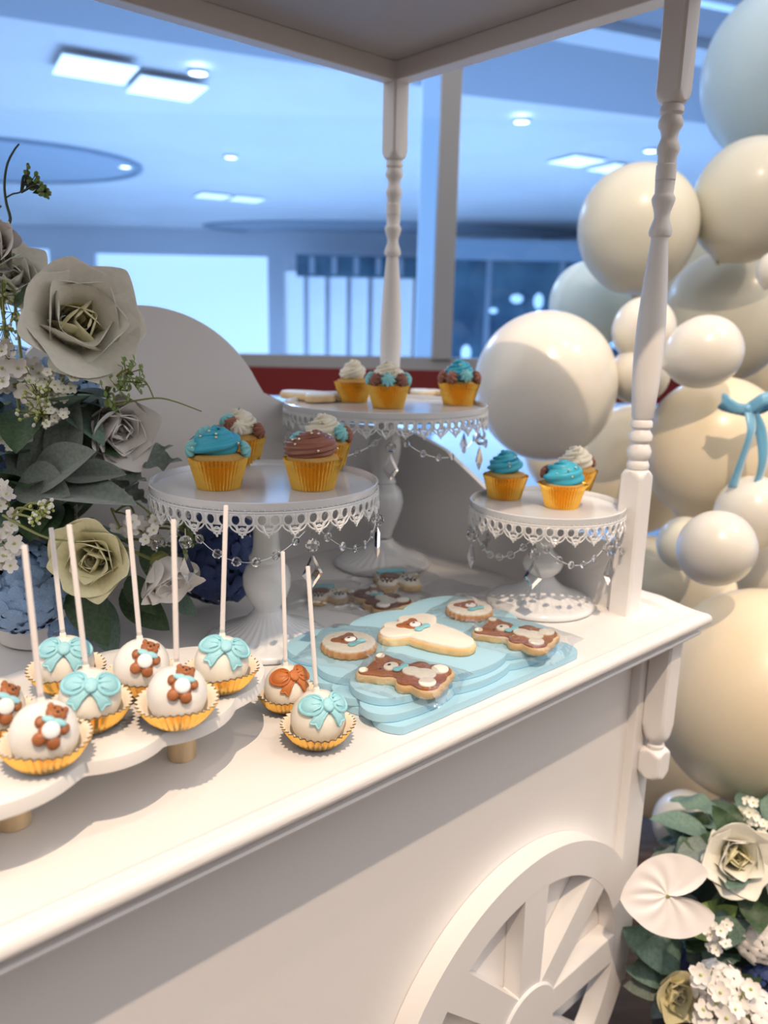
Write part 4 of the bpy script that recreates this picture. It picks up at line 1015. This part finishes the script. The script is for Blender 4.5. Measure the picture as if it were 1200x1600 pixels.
# ================================================================== FLOWERS
def petal_mesh(key, m, w, h, b0, b1, cup, ruf=0.03, nv=12, nu=10, notch=0.0):
    """a petal from its base at the origin rising along z and bending out towards +y"""
    k = (key, m.name)
    if k in MESH: return MESH[k]
    mb = MB(); y = z = 0.0; sp = [(0, 0)]
    for j in range(nv):
        th = b0 + (b1 - b0) * ((j + 0.5) / nv) ** 1.4
        y += sin(th) * h / nv; z += cos(th) * h / nv; sp.append((y, z))
    rnd = random.Random(key); ph = rnd.random() * 6
    def fn(a, b):
        b = sin(b * pi / 2) ** 0.9
        u = 2 * a - 1; j = b * nv; i = min(int(j), nv - 1); f = j - i
        Y = sp[i][0] + (sp[i + 1][0] - sp[i][0]) * f; Z = sp[i][1] + (sp[i + 1][1] - sp[i][1]) * f
        cl = 1.0 if b < 0.55 else sqrt(max(0.0, 1 - ((b - 0.55) / 0.452) ** 2))
        ww = w * (0.30 + 0.70 * sin(pi * b * 0.58) ** 0.9) * (0.03 + 0.97 * cl)
        x = ww * u * (1 - 0.10 * cup * u * u)
        rr = ruf * h * (b ** 2) * sin(4 * u * cl + ph)
        Y2 = Y - cup * ww * (1 - cos(u * 1.45)) + rr
        Z2 = Z - (0.05 * h * abs(u) ** 2.2 * b)
        return (x, Y2, Z2)
    mb.grid(fn, nu, nv)
    MESH[k] = mesh_only(mb, 'petal', m, 80)
    return MESH[k]
def rose(parent, loc, n, R, m, seed=1, opn=1.0, inner=4, mid=5, outer=7, mi=None, name='rose'):
    rnd = random.Random(seed)
    base = look(loc, n)
    o = MB().lathe([(0.001, -0.30 * R), (0.16 * R, -0.28 * R), (0.26 * R, -0.12 * R), (0.22 * R, 0.02 * R), (0.02 * R, 0.10 * R)], 16).build(name, STEMG, parent)
    o.matrix_local = base
    layers = ((inner, 0.46, 0.60, 0.0, 0.10, 1.0, 0.22), (mid, 0.66, 0.80, 0.25, 0.62, 0.62, 0.24), (outer, 0.86, 1.00, 0.62, 1.40, 0.42, 0.26))
    for li, (cnt, w, h, b0, b1, cup, r0) in enumerate(layers):
        for k in range(cnt):
            a = 2 * pi * (k + 0.37 * li + 0.25 * rnd.random()) / cnt
            me = petal_mesh('p%d%d' % (li, k % 2), mi if (mi and li == 0) else m, w, h, b0 * opn, b1 * opn, cup, 0.035 + 0.02 * li)
            T = M.Rotation(a, 4, 'Z') @ M.Translation((0, r0 * R * (1 if li else 0.6 + k * 0.1), 0)) @ M.Rotation(-rnd.uniform(-.12, .18) * opn, 4, 'X') @ M.Rotation(rnd.uniform(-.25, .25), 4, 'Z') @ M.Scale(R * rnd.uniform(.92, 1.06), 4)
            child(me, 'petal', o, T)
    # tight centre spiral
    mb = MB()
    for k in range(3):
        rs = []
        for q in range(26):
            a = q * 0.36 + k * 2.1; rr = R * (0.05 + 0.010 * q); 
            rs.append([(rr * cos(a), rr * sin(a), R * 0.1), (rr * 1.08 * cos(a), rr * 1.08 * sin(a), R * (0.52 - 0.05 * k - 0.003 * q))])
        mb.rings(rs, closed=False)
    mb.build('petal_spiral', mi or m, o, smooth=80)
    return o
def hydrangea(parent, loc, n, R, m, seed=1, count=60, fs=1.0, name='hydrangea_head'):
    rnd = random.Random(seed)
    o = MB().ball((0, 0, 0), R * 0.72, 16, 10).build(name, FOAM if m in (HYB, HYL) else LEAFL, parent)
    o.matrix_local = M.Translation(loc)
    k = ('flr', m.name)
    if k not in MESH:
        mb = MB()
        for q in range(4):
            a = q * pi / 2
            T = M.Rotation(a, 4, 'Z') @ M.Translation((0, 0.12, 0))
            def fn(u, v):
                x = (u - .5) * 2; w = 0.52 * sin(pi * (0.12 + 0.78 * v)) ** .8 
                return (x * w, v * 1.0, 0.10 * sin(pi * v) - 0.16 * x * x * v + 0.10 * v * v * (1 if q % 2 else -.4))
            mb.grid(fn, 4, 5, T)
        MESH[k] = mesh_only(mb, 'floret', m, 80)
    nn = V(n).normalized()
    for i in range(count):
        z = 1 - 2 * (i + 0.5) / count; a = i * 2.39996
        d = V((sqrt(1 - z * z) * cos(a), sqrt(1 - z * z) * sin(a), z))
        if d.dot(nn) < -0.35: continue
        d = (d + V((rnd.uniform(-.2, .2), rnd.uniform(-.2, .2), rnd.uniform(-.2, .2)))).normalized()
        child(MESH[k], 'floret', o, look(d * R * rnd.uniform(.78, .98), d, rnd.random() * 6, R * 0.30 * fs * rnd.uniform(.85, 1.15)))
    return o
def leaf_mesh(key, m, w=0.30, fold=0.25, droop=0.5, wav=0.0, lob=0.0, nv=12):
    k = ('leaf', key, m.name)
    if k in MESH: return MESH[k]
    def fn(a, b):      # unit length along +y, face up (+z)
        u = 2 * a - 1
        ww = w * (sin(pi * min(1, b ** 0.80)) ** 0.8 if 0 < b < 1 else 0.01) * (1 + lob * cos(b * 34))
        th = droop * b
        return (u * ww, b * cos(th * .6), -b * sin(th * .6) * .6 + fold * abs(u) * ww + wav * sin(b * 14 + u) * ww)
    MESH[k] = mesh_only(MB().grid(fn, 6, nv if not lob else 40), 'leaf', m, 80)
    return MESH[k]
def leaf(parent, base, tip, m, key='a', up=(0, 0, 1), s=None, **kw):
    base, tip = V(base), V(tip); d = tip - base; L = d.length; y = d.normalized()
    x = y.cross(V(up)).normalized(); z = x.cross(y)
    T = M((( x.x, y.x, z.x, base.x), (x.y, y.y, z.y, base.y), (x.z, y.z, z.z, base.z), (0, 0, 0, 1))) @ M.Scale(L, 4)
    return child(leaf_mesh(key, m, **kw), 'leaf', parent, T)
def small_flower_mesh(m, cm):
    k = ('sf', m.name)
    if k not in MESH:
        mb = MB()
        for q in range(5):
            T = M.Rotation(q * 2 * pi / 5, 4, 'Z') @ M.Translation((0, 0.10, 0))
            def fn(u, v):
                x = (u - .5) * 2; w = 0.42 * sin(pi * (0.10 + 0.78 * v)) ** .8
                return (x * w, v * 0.9, 0.22 * v * v + 0.10 * x * x * v)
            mb.grid(fn, 4, 4, T)
        MESH[k] = mesh_only(mb, 'blossom', m, 80)
        MESH[('sfc', m.name)] = mesh_only(MB().ball((0, 0, 0.08), 0.17, 8, 6), 'blossom_eye', cm, 80)
    return MESH[k]
def spray(parent, base, heads, m, size, cm=None, stem=None, seed=1, per=6, spread=0.018, name='flower_spray'):
    """a stem from base to each head point, with blossoms scattered round it"""
    rnd = random.Random(seed); base = V(base); mb = MB()
    camv = V((-0.9957, -0.4632, 0.3700)); pts = []
    for h in heads:
        h = V(h); mid = (base + h) / 2 + V((rnd.uniform(-.01, .01), rnd.uniform(-.01, .01), .012))
        mb.tube(curve([base, mid, h], 8), 0.0011, 5)
        for q in range(per):
            p = h + V((rnd.uniform(-1, 1), rnd.uniform(-1, 1), rnd.uniform(-1, 1))) * spread
            mb.tube([h - (h - base).normalized() * 0.012, p], 0.0006, 4); pts.append(p)
    o = mb.build(name, stem or STEMG, parent)
    me = small_flower_mesh(m, cm or BUDG); ce = MESH[('sfc', m.name)]
    for p in pts:
        n = (camv - p).normalized() + V((rnd.uniform(-.6, .6), rnd.uniform(-.6, .6), rnd.uniform(-.2, .8)))
        T = look(p, n, rnd.random() * 6, size * rnd.uniform(.8, 1.15))
        child(me, 'blossom', o, T); child(ce, 'blossom_eye', o, T)
    return o
def buds(parent, base, heads, m, r, seed=1, per=14, spread=0.014, stem=None, name='bud_spray', kind='bud', m2=None):
    rnd = random.Random(seed); base = V(base); mb = MB(); pts = []
    for h in heads:
        h = V(h); mid = (base + h) / 2 + V((rnd.uniform(-.008, .008), rnd.uniform(-.008, .008), .008))
        mb.tube(curve([base, mid, h], 8), [0.0014] * 6 + [0.0011] * 3, 5)
        for q in range(per):
            p = h + V((rnd.gauss(0, .5), rnd.gauss(0, .5), rnd.gauss(0, .5))) * spread
            mb.tube([h - (h - base).normalized() * 0.010, p], 0.0005, 4); pts.append(p)
    o = mb.build(name, stem or STEMG, parent)
    k = (kind, m.name)
    if k not in MESH:
        MESH[k] = mesh_only(MB().ball((0, 0, 0), 1, 8, 6, sc=(.8, .8, 1.15)), kind, m, 80) if kind == 'bud' else mesh_only(MB().grid(lambda a, b: ((2 * a - 1) * 0.9 * sin(pi * (0.05 + 0.9 * b)), 3 * b, 0.3 * abs(2 * a - 1)), 2, 4), kind, m, 80)
        if m2: MESH[k + (2,)] = mesh_only(MB().ball((0, 0, 0), 1, 8, 6, sc=(.8, .8, 1.15)), kind, m2, 80)
    for i, p in enumerate(pts):
        kk = k + (2,) if m2 and i % 2 else k
        child(MESH[kk], kind, o, look(p, (p - base).normalized() + V((rnd.uniform(-.8, .8), rnd.uniform(-.8, .8), rnd.uniform(-.5, .8))), 0, r * rnd.uniform(.8, 1.2)))
    return o

# ---- tall arrangement at the back left of the cart
FA = empty('flower_arrangement', (0, 0, 0), label='tall arrangement of ivory roses, blue hydrangea and grey-green leaves on the cart', cat='flowers')
BX, BY = (-0.7030, 0.4615, 0.0691)[:2]
MB().lathe([(0.050, 0.0003), (0.056, 0.004), (0.062, 0.05), (0.058, 0.052), (0.01, 0.052)], 32, M.Translation((BX, BY, 0))).build('pot', WHITE, FA)
MB().ball((BX, BY, 0.085), 0.062, 20, 12, sc=(1, 1, 1.1)).build('moss_ball', FOAM, FA)
HB = V((BX, BY, 0.10))
CAMP = V((-0.9957, -0.4632, 0.3700))
stems = MB()
def stem_to(p, r=0.0018):
    p = V(p); stems.tube(curve([HB, (HB + p) / 2 + V((0, 0, .02)), p], 8), r, 6)
def R_(px, n, R, m, **kw):
    stem_to(px); return rose(FA, px, n, R, m, **kw)
TC_ = V((-.74, -.67, 0))      # towards the camera
r1 = R_((-0.6653, 0.4233, 0.3571), TC_ * .75 + V((.52, -.47, .30)), 0.070, ROSEW, seed=3, opn=0.85, mi=ROSEY)
R_((-0.6933, 0.3206, 0.1298), TC_ + V((.1, -.1, .05)), 0.043, ROSEY, seed=5, opn=0.85, name='ranunculus')
R_((-0.6318, 0.3019, 0.1143), TC_ * .6 + V((.5, -.35, -.75)), 0.042, ROSEC, seed=6, opn=0.55)
R_((-0.6326, 0.4146, 0.2487), TC_ * .7 + V((.6, -.5, -.1)), 0.050, ROSEC, seed=8, opn=0.7)
R_((-0.7222, 0.4846, 0.4327), TC_ + V((.2, -.2, .3)), 0.045, ROSEC, seed=9, opn=0.8)
R_((-0.6874, 0.4287, 0.1397), TC_ + V((0, 0, .5)), 0.036, ROSEC, seed=10, opn=0.8)
R_((-0.6864, 0.5405, 0.4057), TC_ + V((.4, -.3, .5)), 0.045, ROSEW, seed=12, opn=1.0)
for px, Rr, m, sd in (((-0.5000, 0.4058, 0.0745), 0.062, HYB, 1), ((-0.7469, 0.4091, 0.0844), 0.052, HYL, 2), ((-0.7068, 0.5322, 0.1931), 0.062, HYB, 3), ((-0.6952, 0.4405, 0.0254), 0.045, HYL, 4), ((-0.6906, 0.5734, 0.2812), 0.055, HYL, 5), ((-0.6273, 0.5627, 0.2956), 0.045, HYL, 6)):
    stem_to(px); hydrangea(FA, px, TC_ + V((0, 0, .2)), Rr, m, sd, 110, 1.05)
# lamb's-ear leaves
lb = HB + V((0, 0, .06))
br = MB().tube(curve([HB, (-0.7232, 0.3944, 0.1909), (-0.6781, 0.3968, 0.2384)], 10), 0.0022, 6).build('leaf_branch', LEAFG, FA)
leaf(br, (-0.7306, 0.4015, 0.1927), (-0.6632, 0.2869, 0.1952), LEAFG, 'l20', up=(-0.3, -0.3, 1), w=0.20, fold=0.35, droop=0.25)
leaf(br, (-0.7278, 0.3995, 0.1941), (-0.6914, 0.3270, 0.2416), LEAFG, 'l30', up=(-0.4, -0.5, 0.6), w=0.30, fold=0.35, droop=0.25)
leaf(br, (-0.6974, 0.3889, 0.2028), (-0.6822, 0.3904, 0.2931), LEAFG, 'l27', up=(-0.8, -0.5, 0.2), w=0.27, fold=0.35, droop=0.25)
leaf(br, (-0.6855, 0.3926, 0.2044), (-0.6556, 0.3921, 0.2864), LEAFG, 'l24', up=(-0.6, -0.7, 0.1), w=0.24, fold=0.35, droop=0.25)
leaf(br, (-0.7009, 0.3788, 0.2047), (-0.6555, 0.3276, 0.2146), LEAFG, 'l26', up=(-0.3, -0.5, 0.8), w=0.26, fold=0.35, droop=0.25)
leaf(br, (-0.7267, 0.4247, 0.1898), (-0.7051, 0.4016, 0.2641), LEAFG, 'l20', up=(-0.3, -0.9, 0.1), w=0.20, fold=0.35, droop=0.25)
leaf(br, (-0.7401, 0.3994, 0.2025), (-0.7147, 0.3336, 0.1969), LEAFG, 'l35', up=(-0.5, -0.5, 0.5), w=0.35, fold=0.35, droop=0.25)
leaf(br, (-0.7172, 0.4141, 0.1833), (-0.7416, 0.4265, 0.2400), LEAFG, 'l26', up=(-0.3, -0.9, 0.3), w=0.26, fold=0.35, droop=0.25)
# dusty miller leaves beside the cake stand
dm = MB().tube(curve([HB, (-0.6265, 0.4215, 0.2011), (-0.5932, 0.3978, 0.2201)], 8), 0.0018, 6).build('leaf_branch', LEAFG, FA)
for b, t in (((-0.6263, 0.4218, 0.2026), (-0.5770, 0.3554, 0.2191)), ((-0.6123, 0.4364, 0.2013), (-0.5583, 0.4101, 0.2270)), ((-0.6354, 0.4283, 0.1973), (-0.6200, 0.3598, 0.1987)), ((-0.6264, 0.4322, 0.1919), (-0.6032, 0.3881, 0.1620)), ((-0.6150, 0.4497, 0.1919), (-0.6095, 0.4133, 0.2233))):
    leaf(dm, b, t, LEAFG, 'dm', up=(-.5, -.5, .8), w=0.16, wav=0.5, lob=0.35, droop=0.3)
# dark green foliage low down, and filling
dg = MB().tube([HB, HB + V((.02, -.02, .04))], 0.002, 6).build('leaf_branch', LEAFD, FA)
rnd = random.Random(17)
for b, t, m in (((-0.6915, 0.3888, 0.0895), (-0.6953, 0.3180, 0.0299), LEAFD), ((-0.6687, 0.3929, 0.0800), (-0.7100, 0.3488, 0.0420), LEAFU), ((-0.6406, 0.3901, 0.0633), (-0.6156, 0.3278, 0.0249), LEAFD), ((-0.6712, 0.3895, 0.0622), (-0.6750, 0.3454, -0.0000), LEAFU), ((-0.6409, 0.3694, 0.0843), (-0.6333, 0.3240, 0.0496), LEAFD),
                ((-0.7080, 0.4432, 0.3862), (-0.7036, 0.4318, 0.4058), LEAFD), ((-0.7156, 0.4479, 0.3794), (-0.7062, 0.4316, 0.3979), LEAFD), ((-0.5970, 0.3491, 0.0573), (-0.5895, 0.3104, 0.0433), LEAFU), ((-0.6166, 0.3850, 0.1146), (-0.5661, 0.3609, 0.0513), LEAFD), ((-0.6915, 0.4233, 0.1112), (-0.7256, 0.4145, 0.0747), LEAFU)):
    leaf(dg, b, t, m, 'd', up=TC_ + V((0, 0, .6)), w=0.26)
for k in range(46):
    a = rnd.random() * 2 * pi; up = rnd.random()
    b = HB + V((cos(a) * .04, sin(a) * .04, .02 + up * .17)); t = b + V((cos(a) * .075, sin(a) * .075, rnd.uniform(-.03, .05)))
    if t.x > -0.62 and t.y < 0.42: continue
    leaf(dg, b, t, rnd.choice((LEAFD, LEAFU, LEAFD)), 'f', up=(0, 0, 1), w=0.28)
# small white blossoms
spray(FA, (-0.6495, 0.3737, 0.1598), [(-0.6536, 0.3078, 0.1579), (-0.6397, 0.2984, 0.1674), (-0.6487, 0.2997, 0.1462), (-0.6669, 0.3179, 0.1523)], ROSEC, 0.0085, seed=2, per=4, spread=0.012)
spray(FA, (-0.6910, 0.4727, 0.2669), [(-0.7332, 0.4193, 0.3273), (-0.7171, 0.4020, 0.3180), (-0.7344, 0.4121, 0.3014), (-0.7424, 0.4213, 0.3077)], ROSEC, 0.0100, seed=3, per=4, spread=0.012)
spray(FA, (-0.7376, 0.4341, 0.1021), [(-0.7748, 0.3449, 0.1507), (-0.7755, 0.3397, 0.1323), (-0.7740, 0.3501, 0.1691), (-0.7614, 0.3738, 0.1925)], ROSEC, 0.0085, seed=4, per=5, spread=0.012)
spray(FA, (-0.6896, 0.4624, 0.2387), [(-0.7088, 0.3854, 0.2893), (-0.6995, 0.3812, 0.3024), (-0.7086, 0.3801, 0.2731), (-0.7139, 0.3930, 0.2988), (-0.7386, 0.4127, 0.2482)], ROSEW, 0.0060, seed=5, per=14, spread=0.014)
buds(FA, (-0.6780, 0.4475, 0.2248), [(-0.7202, 0.3830, 0.2932), (-0.7205, 0.3782, 0.2773)], BUDG, 0.0020, seed=6, per=30, spread=0.018, m2=ROSEW)
buds(FA, (-0.7124, 0.4812, 0.4066), [(-0.7265, 0.4491, 0.3527), (-0.7175, 0.4453, 0.3661), (-0.7233, 0.4568, 0.3858)], BUDG, 0.0020, seed=7, per=24, spread=0.016, m2=ROSEW)
# lime bud cluster over the pop sticks
buds(FA, (-0.7601, 0.3647, 0.1673), [(-0.7576, 0.2876, 0.1918), (-0.7532, 0.2855, 0.1978), (-0.7616, 0.2892, 0.1859)], BUDG, 0.0021, seed=8, per=16, spread=0.009, m2=ROSEW)
MB().tube(curve([(-0.7694, 0.3619, 0.1759), (-0.7614, 0.3116, 0.1700), (-0.7498, 0.2857, 0.1648), (-0.7362, 0.2602, 0.1662)], 14), [0.0016 - 0.00006 * q for q in range(15)], 6).build('green_twig', STEMG, FA)
# green sprig and bare twig to the right of the open rose
buds(FA, (-0.6478, 0.3851, 0.2866), [(-0.6312, 0.3530, 0.3189), (-0.6391, 0.3537, 0.2989), (-0.6247, 0.3424, 0.3039), (-0.6494, 0.3571, 0.2808)], LEAFL, 0.0022, seed=9, per=16, spread=0.013, kind='leaflet')
MB().tube(curve([(-0.6489, 0.3835, 0.2785), (-0.6318, 0.3561, 0.2834), (-0.6107, 0.3384, 0.2874), (-0.5958, 0.3239, 0.2838), (-0.5766, 0.3037, 0.2743)], 16), [0.0013 - 0.00004 * q for q in range(17)], 6).build('bare_twig', STEMG, FA)
MB().tube(curve([(-0.6326, 0.3511, 0.3090), (-0.6172, 0.3493, 0.3032), (-0.6133, 0.3407, 0.2873)], 8), 0.0008, 5).build('bare_twig', STEMG, FA)
# green sprig under the medium stand's lace
buds(FA, (-0.6311, 0.3260, 0.1484), [(-0.6186, 0.2761, 0.1569), (-0.6122, 0.2678, 0.1485), (-0.6174, 0.2699, 0.1406)], LEAFL, 0.0022, seed=10, per=14, spread=0.010, kind='leaflet')
# tall dark twig with seed heads against the window
MB().tube(curve([(-0.7222, 0.5007, 0.4401), (-0.7090, 0.4951, 0.4594), (-0.6990, 0.4899, 0.4712), (-0.6995, 0.4962, 0.4894), (-0.6984, 0.5013, 0.5084), (-0.6932, 0.5036, 0.5302), (-0.6852, 0.5015, 0.5459), (-0.6801, 0.4991, 0.5528)], 26), [0.0022 - 0.00005 * q for q in range(27)], 6).build('dark_twig', STEMD, FA)
MB().tube(curve([(-0.6998, 0.4982, 0.4948), (-0.6928, 0.4936, 0.4997), (-0.6863, 0.4884, 0.5019), (-0.6820, 0.4872, 0.5102)], 10), 0.0009, 5).build('dark_twig', STEMD, FA)
buds(FA, (-0.6859, 0.4878, 0.5013), [(-0.6772, 0.4855, 0.5184), (-0.6744, 0.4811, 0.5124), (-0.6687, 0.4724, 0.5011), (-0.6643, 0.4690, 0.5025)], LEAFL, 0.0026, seed=11, per=9, spread=0.009, stem=STEMD)
MB().tube(curve([(-0.7238, 0.5043, 0.4468), (-0.7085, 0.5016, 0.4810), (-0.7041, 0.4994, 0.4866)], 8), 0.0012, 5).build('dark_twig', STEMD, FA)
buds(FA, (-0.7108, 0.4868, 0.4282), [(-0.7038, 0.4812, 0.4305)], LEAFL, 0.0022, seed=12, per=6, spread=0.006, stem=STEMD)
stems.build('stems', STEMG, FA)['kind'] = 'stuff'

# ---- floor arrangement beside the wheel
FB2 = empty('floor_flowers', (0, 0, 0), label='floor arrangement of roses, anthurium and white blossoms beside the wheel', cat='flowers')
fx, fy = (0.1171, -0.0720, -0.5563)[:2]; fz = (0.1171, -0.0720, -0.5563)[2]
MB().lathe([(0.07, FLOOR + 0.001), (0.09, FLOOR + 0.01), (0.115, FLOOR + 0.18), (0.11, FLOOR + 0.185), (0.01, FLOOR + 0.17)], 36, M.Translation((fx + .03, fy + .03, 0))).build('planter', mat('dark_planter', (0.05, 0.05, 0.05), 0.6), FB2)
MB().lathe([(0.02, FLOOR + 0.15), (0.05, FLOOR + 0.2), (0.075, -0.60), (0.08, -0.54), (0.05, -0.48), (0.01, -0.45)], 24, M.Translation((fx + .03, fy + .03, 0))).build('moss_ball', FOAM, FB2)
HB = V((fx + .03, fy + .03, -0.62)); stems = MB()
def R2(px, n, R, m, **kw):
    stem_to(px); return rose(FB2, px, n, R, m, **kw)
R2((0.0694, -0.0552, -0.3783), TC_ + V((0, 0, .45)), 0.056, ROSEW, seed=21, opn=0.8, mi=ROSEY)
R2((-0.0072, -0.0272, -0.5915), TC_ * .7 + V((.1, -.2, .3)), 0.040, ROSEY, seed=22, opn=0.45, inner=6, mid=5, outer=5)
R2((0.1366, -0.0847, -0.4552), TC_ + V((.2, 0, .3)), 0.04, ROSEC, seed=23)
for px, Rr, m, sd in (((0.0962, -0.1025, -0.4947), 0.046, ROSEC, 11), ((0.0028, -0.0907, -0.5466), 0.040, ROSEC, 12), ((0.0223, -0.1318, -0.5774), 0.045, ROSEC, 13), ((0.0847, -0.0158, -0.6004), 0.045, HYB, 14), ((0.1070, -0.0692, -0.5758), 0.035, HYL, 15), ((0.1063, -0.1224, -0.5716), 0.045, HYB, 16)):
    stem_to(px); hydrangea(FB2, px, TC_ + V((0, 0, .3)), Rr, m, sd, 60, 1.1)
spray(FB2, HB, [(-0.0494, -0.0961, -0.4935), (-0.0355, -0.1139, -0.5102), (-0.0203, -0.1300, -0.5182), (-0.0503, -0.1089, -0.5360)], ROSEC, 0.0150, seed=14, per=4, spread=0.020)
spray(FB2, HB, [(-0.0159, -0.0827, -0.4442), (-0.0131, -0.0907, -0.4615)], ROSEC, 0.0085, seed=15, per=7, spread=0.014)
spray(FB2, HB, [(0.1378, -0.0586, -0.3702), (0.1346, -0.0467, -0.3420), (0.1471, -0.0623, -0.3558)], ROSEW, 0.0075, seed=16, per=8, spread=0.016)
dl = MB().tube([HB, HB + V((0, 0, .05))], 0.003, 6).build('leaf_branch', LEAFU, FB2)
rnd = random.Random(31)
for k in range(120):
    a = rnd.random() * 2 * pi; up = rnd.random()
    b = HB + V((cos(a) * .05, sin(a) * .05, -.06 + up * .30)); t = b + V((cos(a) * .09, sin(a) * .09, rnd.uniform(-.05, .06)))
    leaf(dl, b, t, rnd.choice((LEAFD, LEAFU, LEAFU, LEAFG)), 'g%d' % (k % 3), up=(cos(a) * .3, sin(a) * .3, 1), w=0.30, wav=0.15 * (k % 3), droop=.6)
for b, t, m in (((0.1132, -0.0429, -0.3898), (0.0810, -0.0204, -0.3237), LEAFD), ((0.1169, -0.0461, -0.3897), (0.1206, -0.0297, -0.3282), LEAFD), ((0.0233, -0.0175, -0.5621), (-0.0745, 0.0131, -0.4809), LEAFU), ((0.0219, -0.0193, -0.5716), (-0.0787, -0.0003, -0.5348), LEAFU), ((0.0120, -0.0165, -0.5907), (-0.0774, 0.0025, -0.5655), LEAFG),
                ((0.0283, -0.0189, -0.5525), (-0.0774, -0.0154, -0.4920), LEAFU), ((0.0446, -0.0213, -0.5143), (0.0443, -0.0820, -0.4463), LEAFL), ((0.0984, -0.0629, -0.4940), (-0.0247, -0.0508, -0.4554), LEAFL), ((0.1243, 0.0121, -0.4027), (0.0514, -0.0122, -0.4670), LEAFD), ((0.0824, -0.0518, -0.5038), (0.0637, -0.0805, -0.4305), LEAFD)):
    leaf(dl, b, t, m, 'h', up=TC_ + V((0, 0, .6)), w=0.24, wav=0.2)
# anthurium: heart-shaped glossy spathe with embossed veins
ANT = mat('waxy_white_spathe', (0.88, 0.84, 0.82), 0.22, spec=0.6, coat=0.4)
ac = V((-0.0946, -0.0437, -0.3700))
stem_to(ac, 0.0022)
an = MB()
def heart(a):            # radius of the outline, a = 0 at the tip
    a = (a + pi) % (2 * pi) - pi
    f = abs(a) / pi
    return 1.02 - 0.16 * sin(pi * min(1, f * 1.25)) + 0.05 * sin(pi * f) + 0.22 * max(0, f - .45) ** 1.0 * (1 if f < .86 else 1) - (0.95 * ((f - .86) / .14) ** 1.2 if f > .86 else 0) - 0.12 * (1 - min(1, f * 6)) * -1.0
n = 90; rs = []
for q in range(15):
    t = q / 14; ring = []
    for j in range(n):
        a = 2 * pi * j / n; r = heart(a) * t
        vein = 0.020 * sin(9 * a + 5 * (t - .3) * (1 if a < pi else -1)) * sin(pi * t) * (1 if t < .9 else .3)
        z = 0.05 * t * t * cos(2 * a) + vein - 0.06 * (1 - t) + 0.04 * t ** 4
        ring.append((r * cos(a), r * sin(a), z))
    rs.append(ring)
an.rings(rs)
asp = an.build('anthurium', ANT, FB2, smooth=80)
asp.matrix_local = look(ac, TC_ + V((0.0, 0, .50)), 0, 0.056) @ M.Rotation(RAD(188), 4, 'Z')
stems.build('stems', STEMG, FB2)['kind'] = 'stuff'
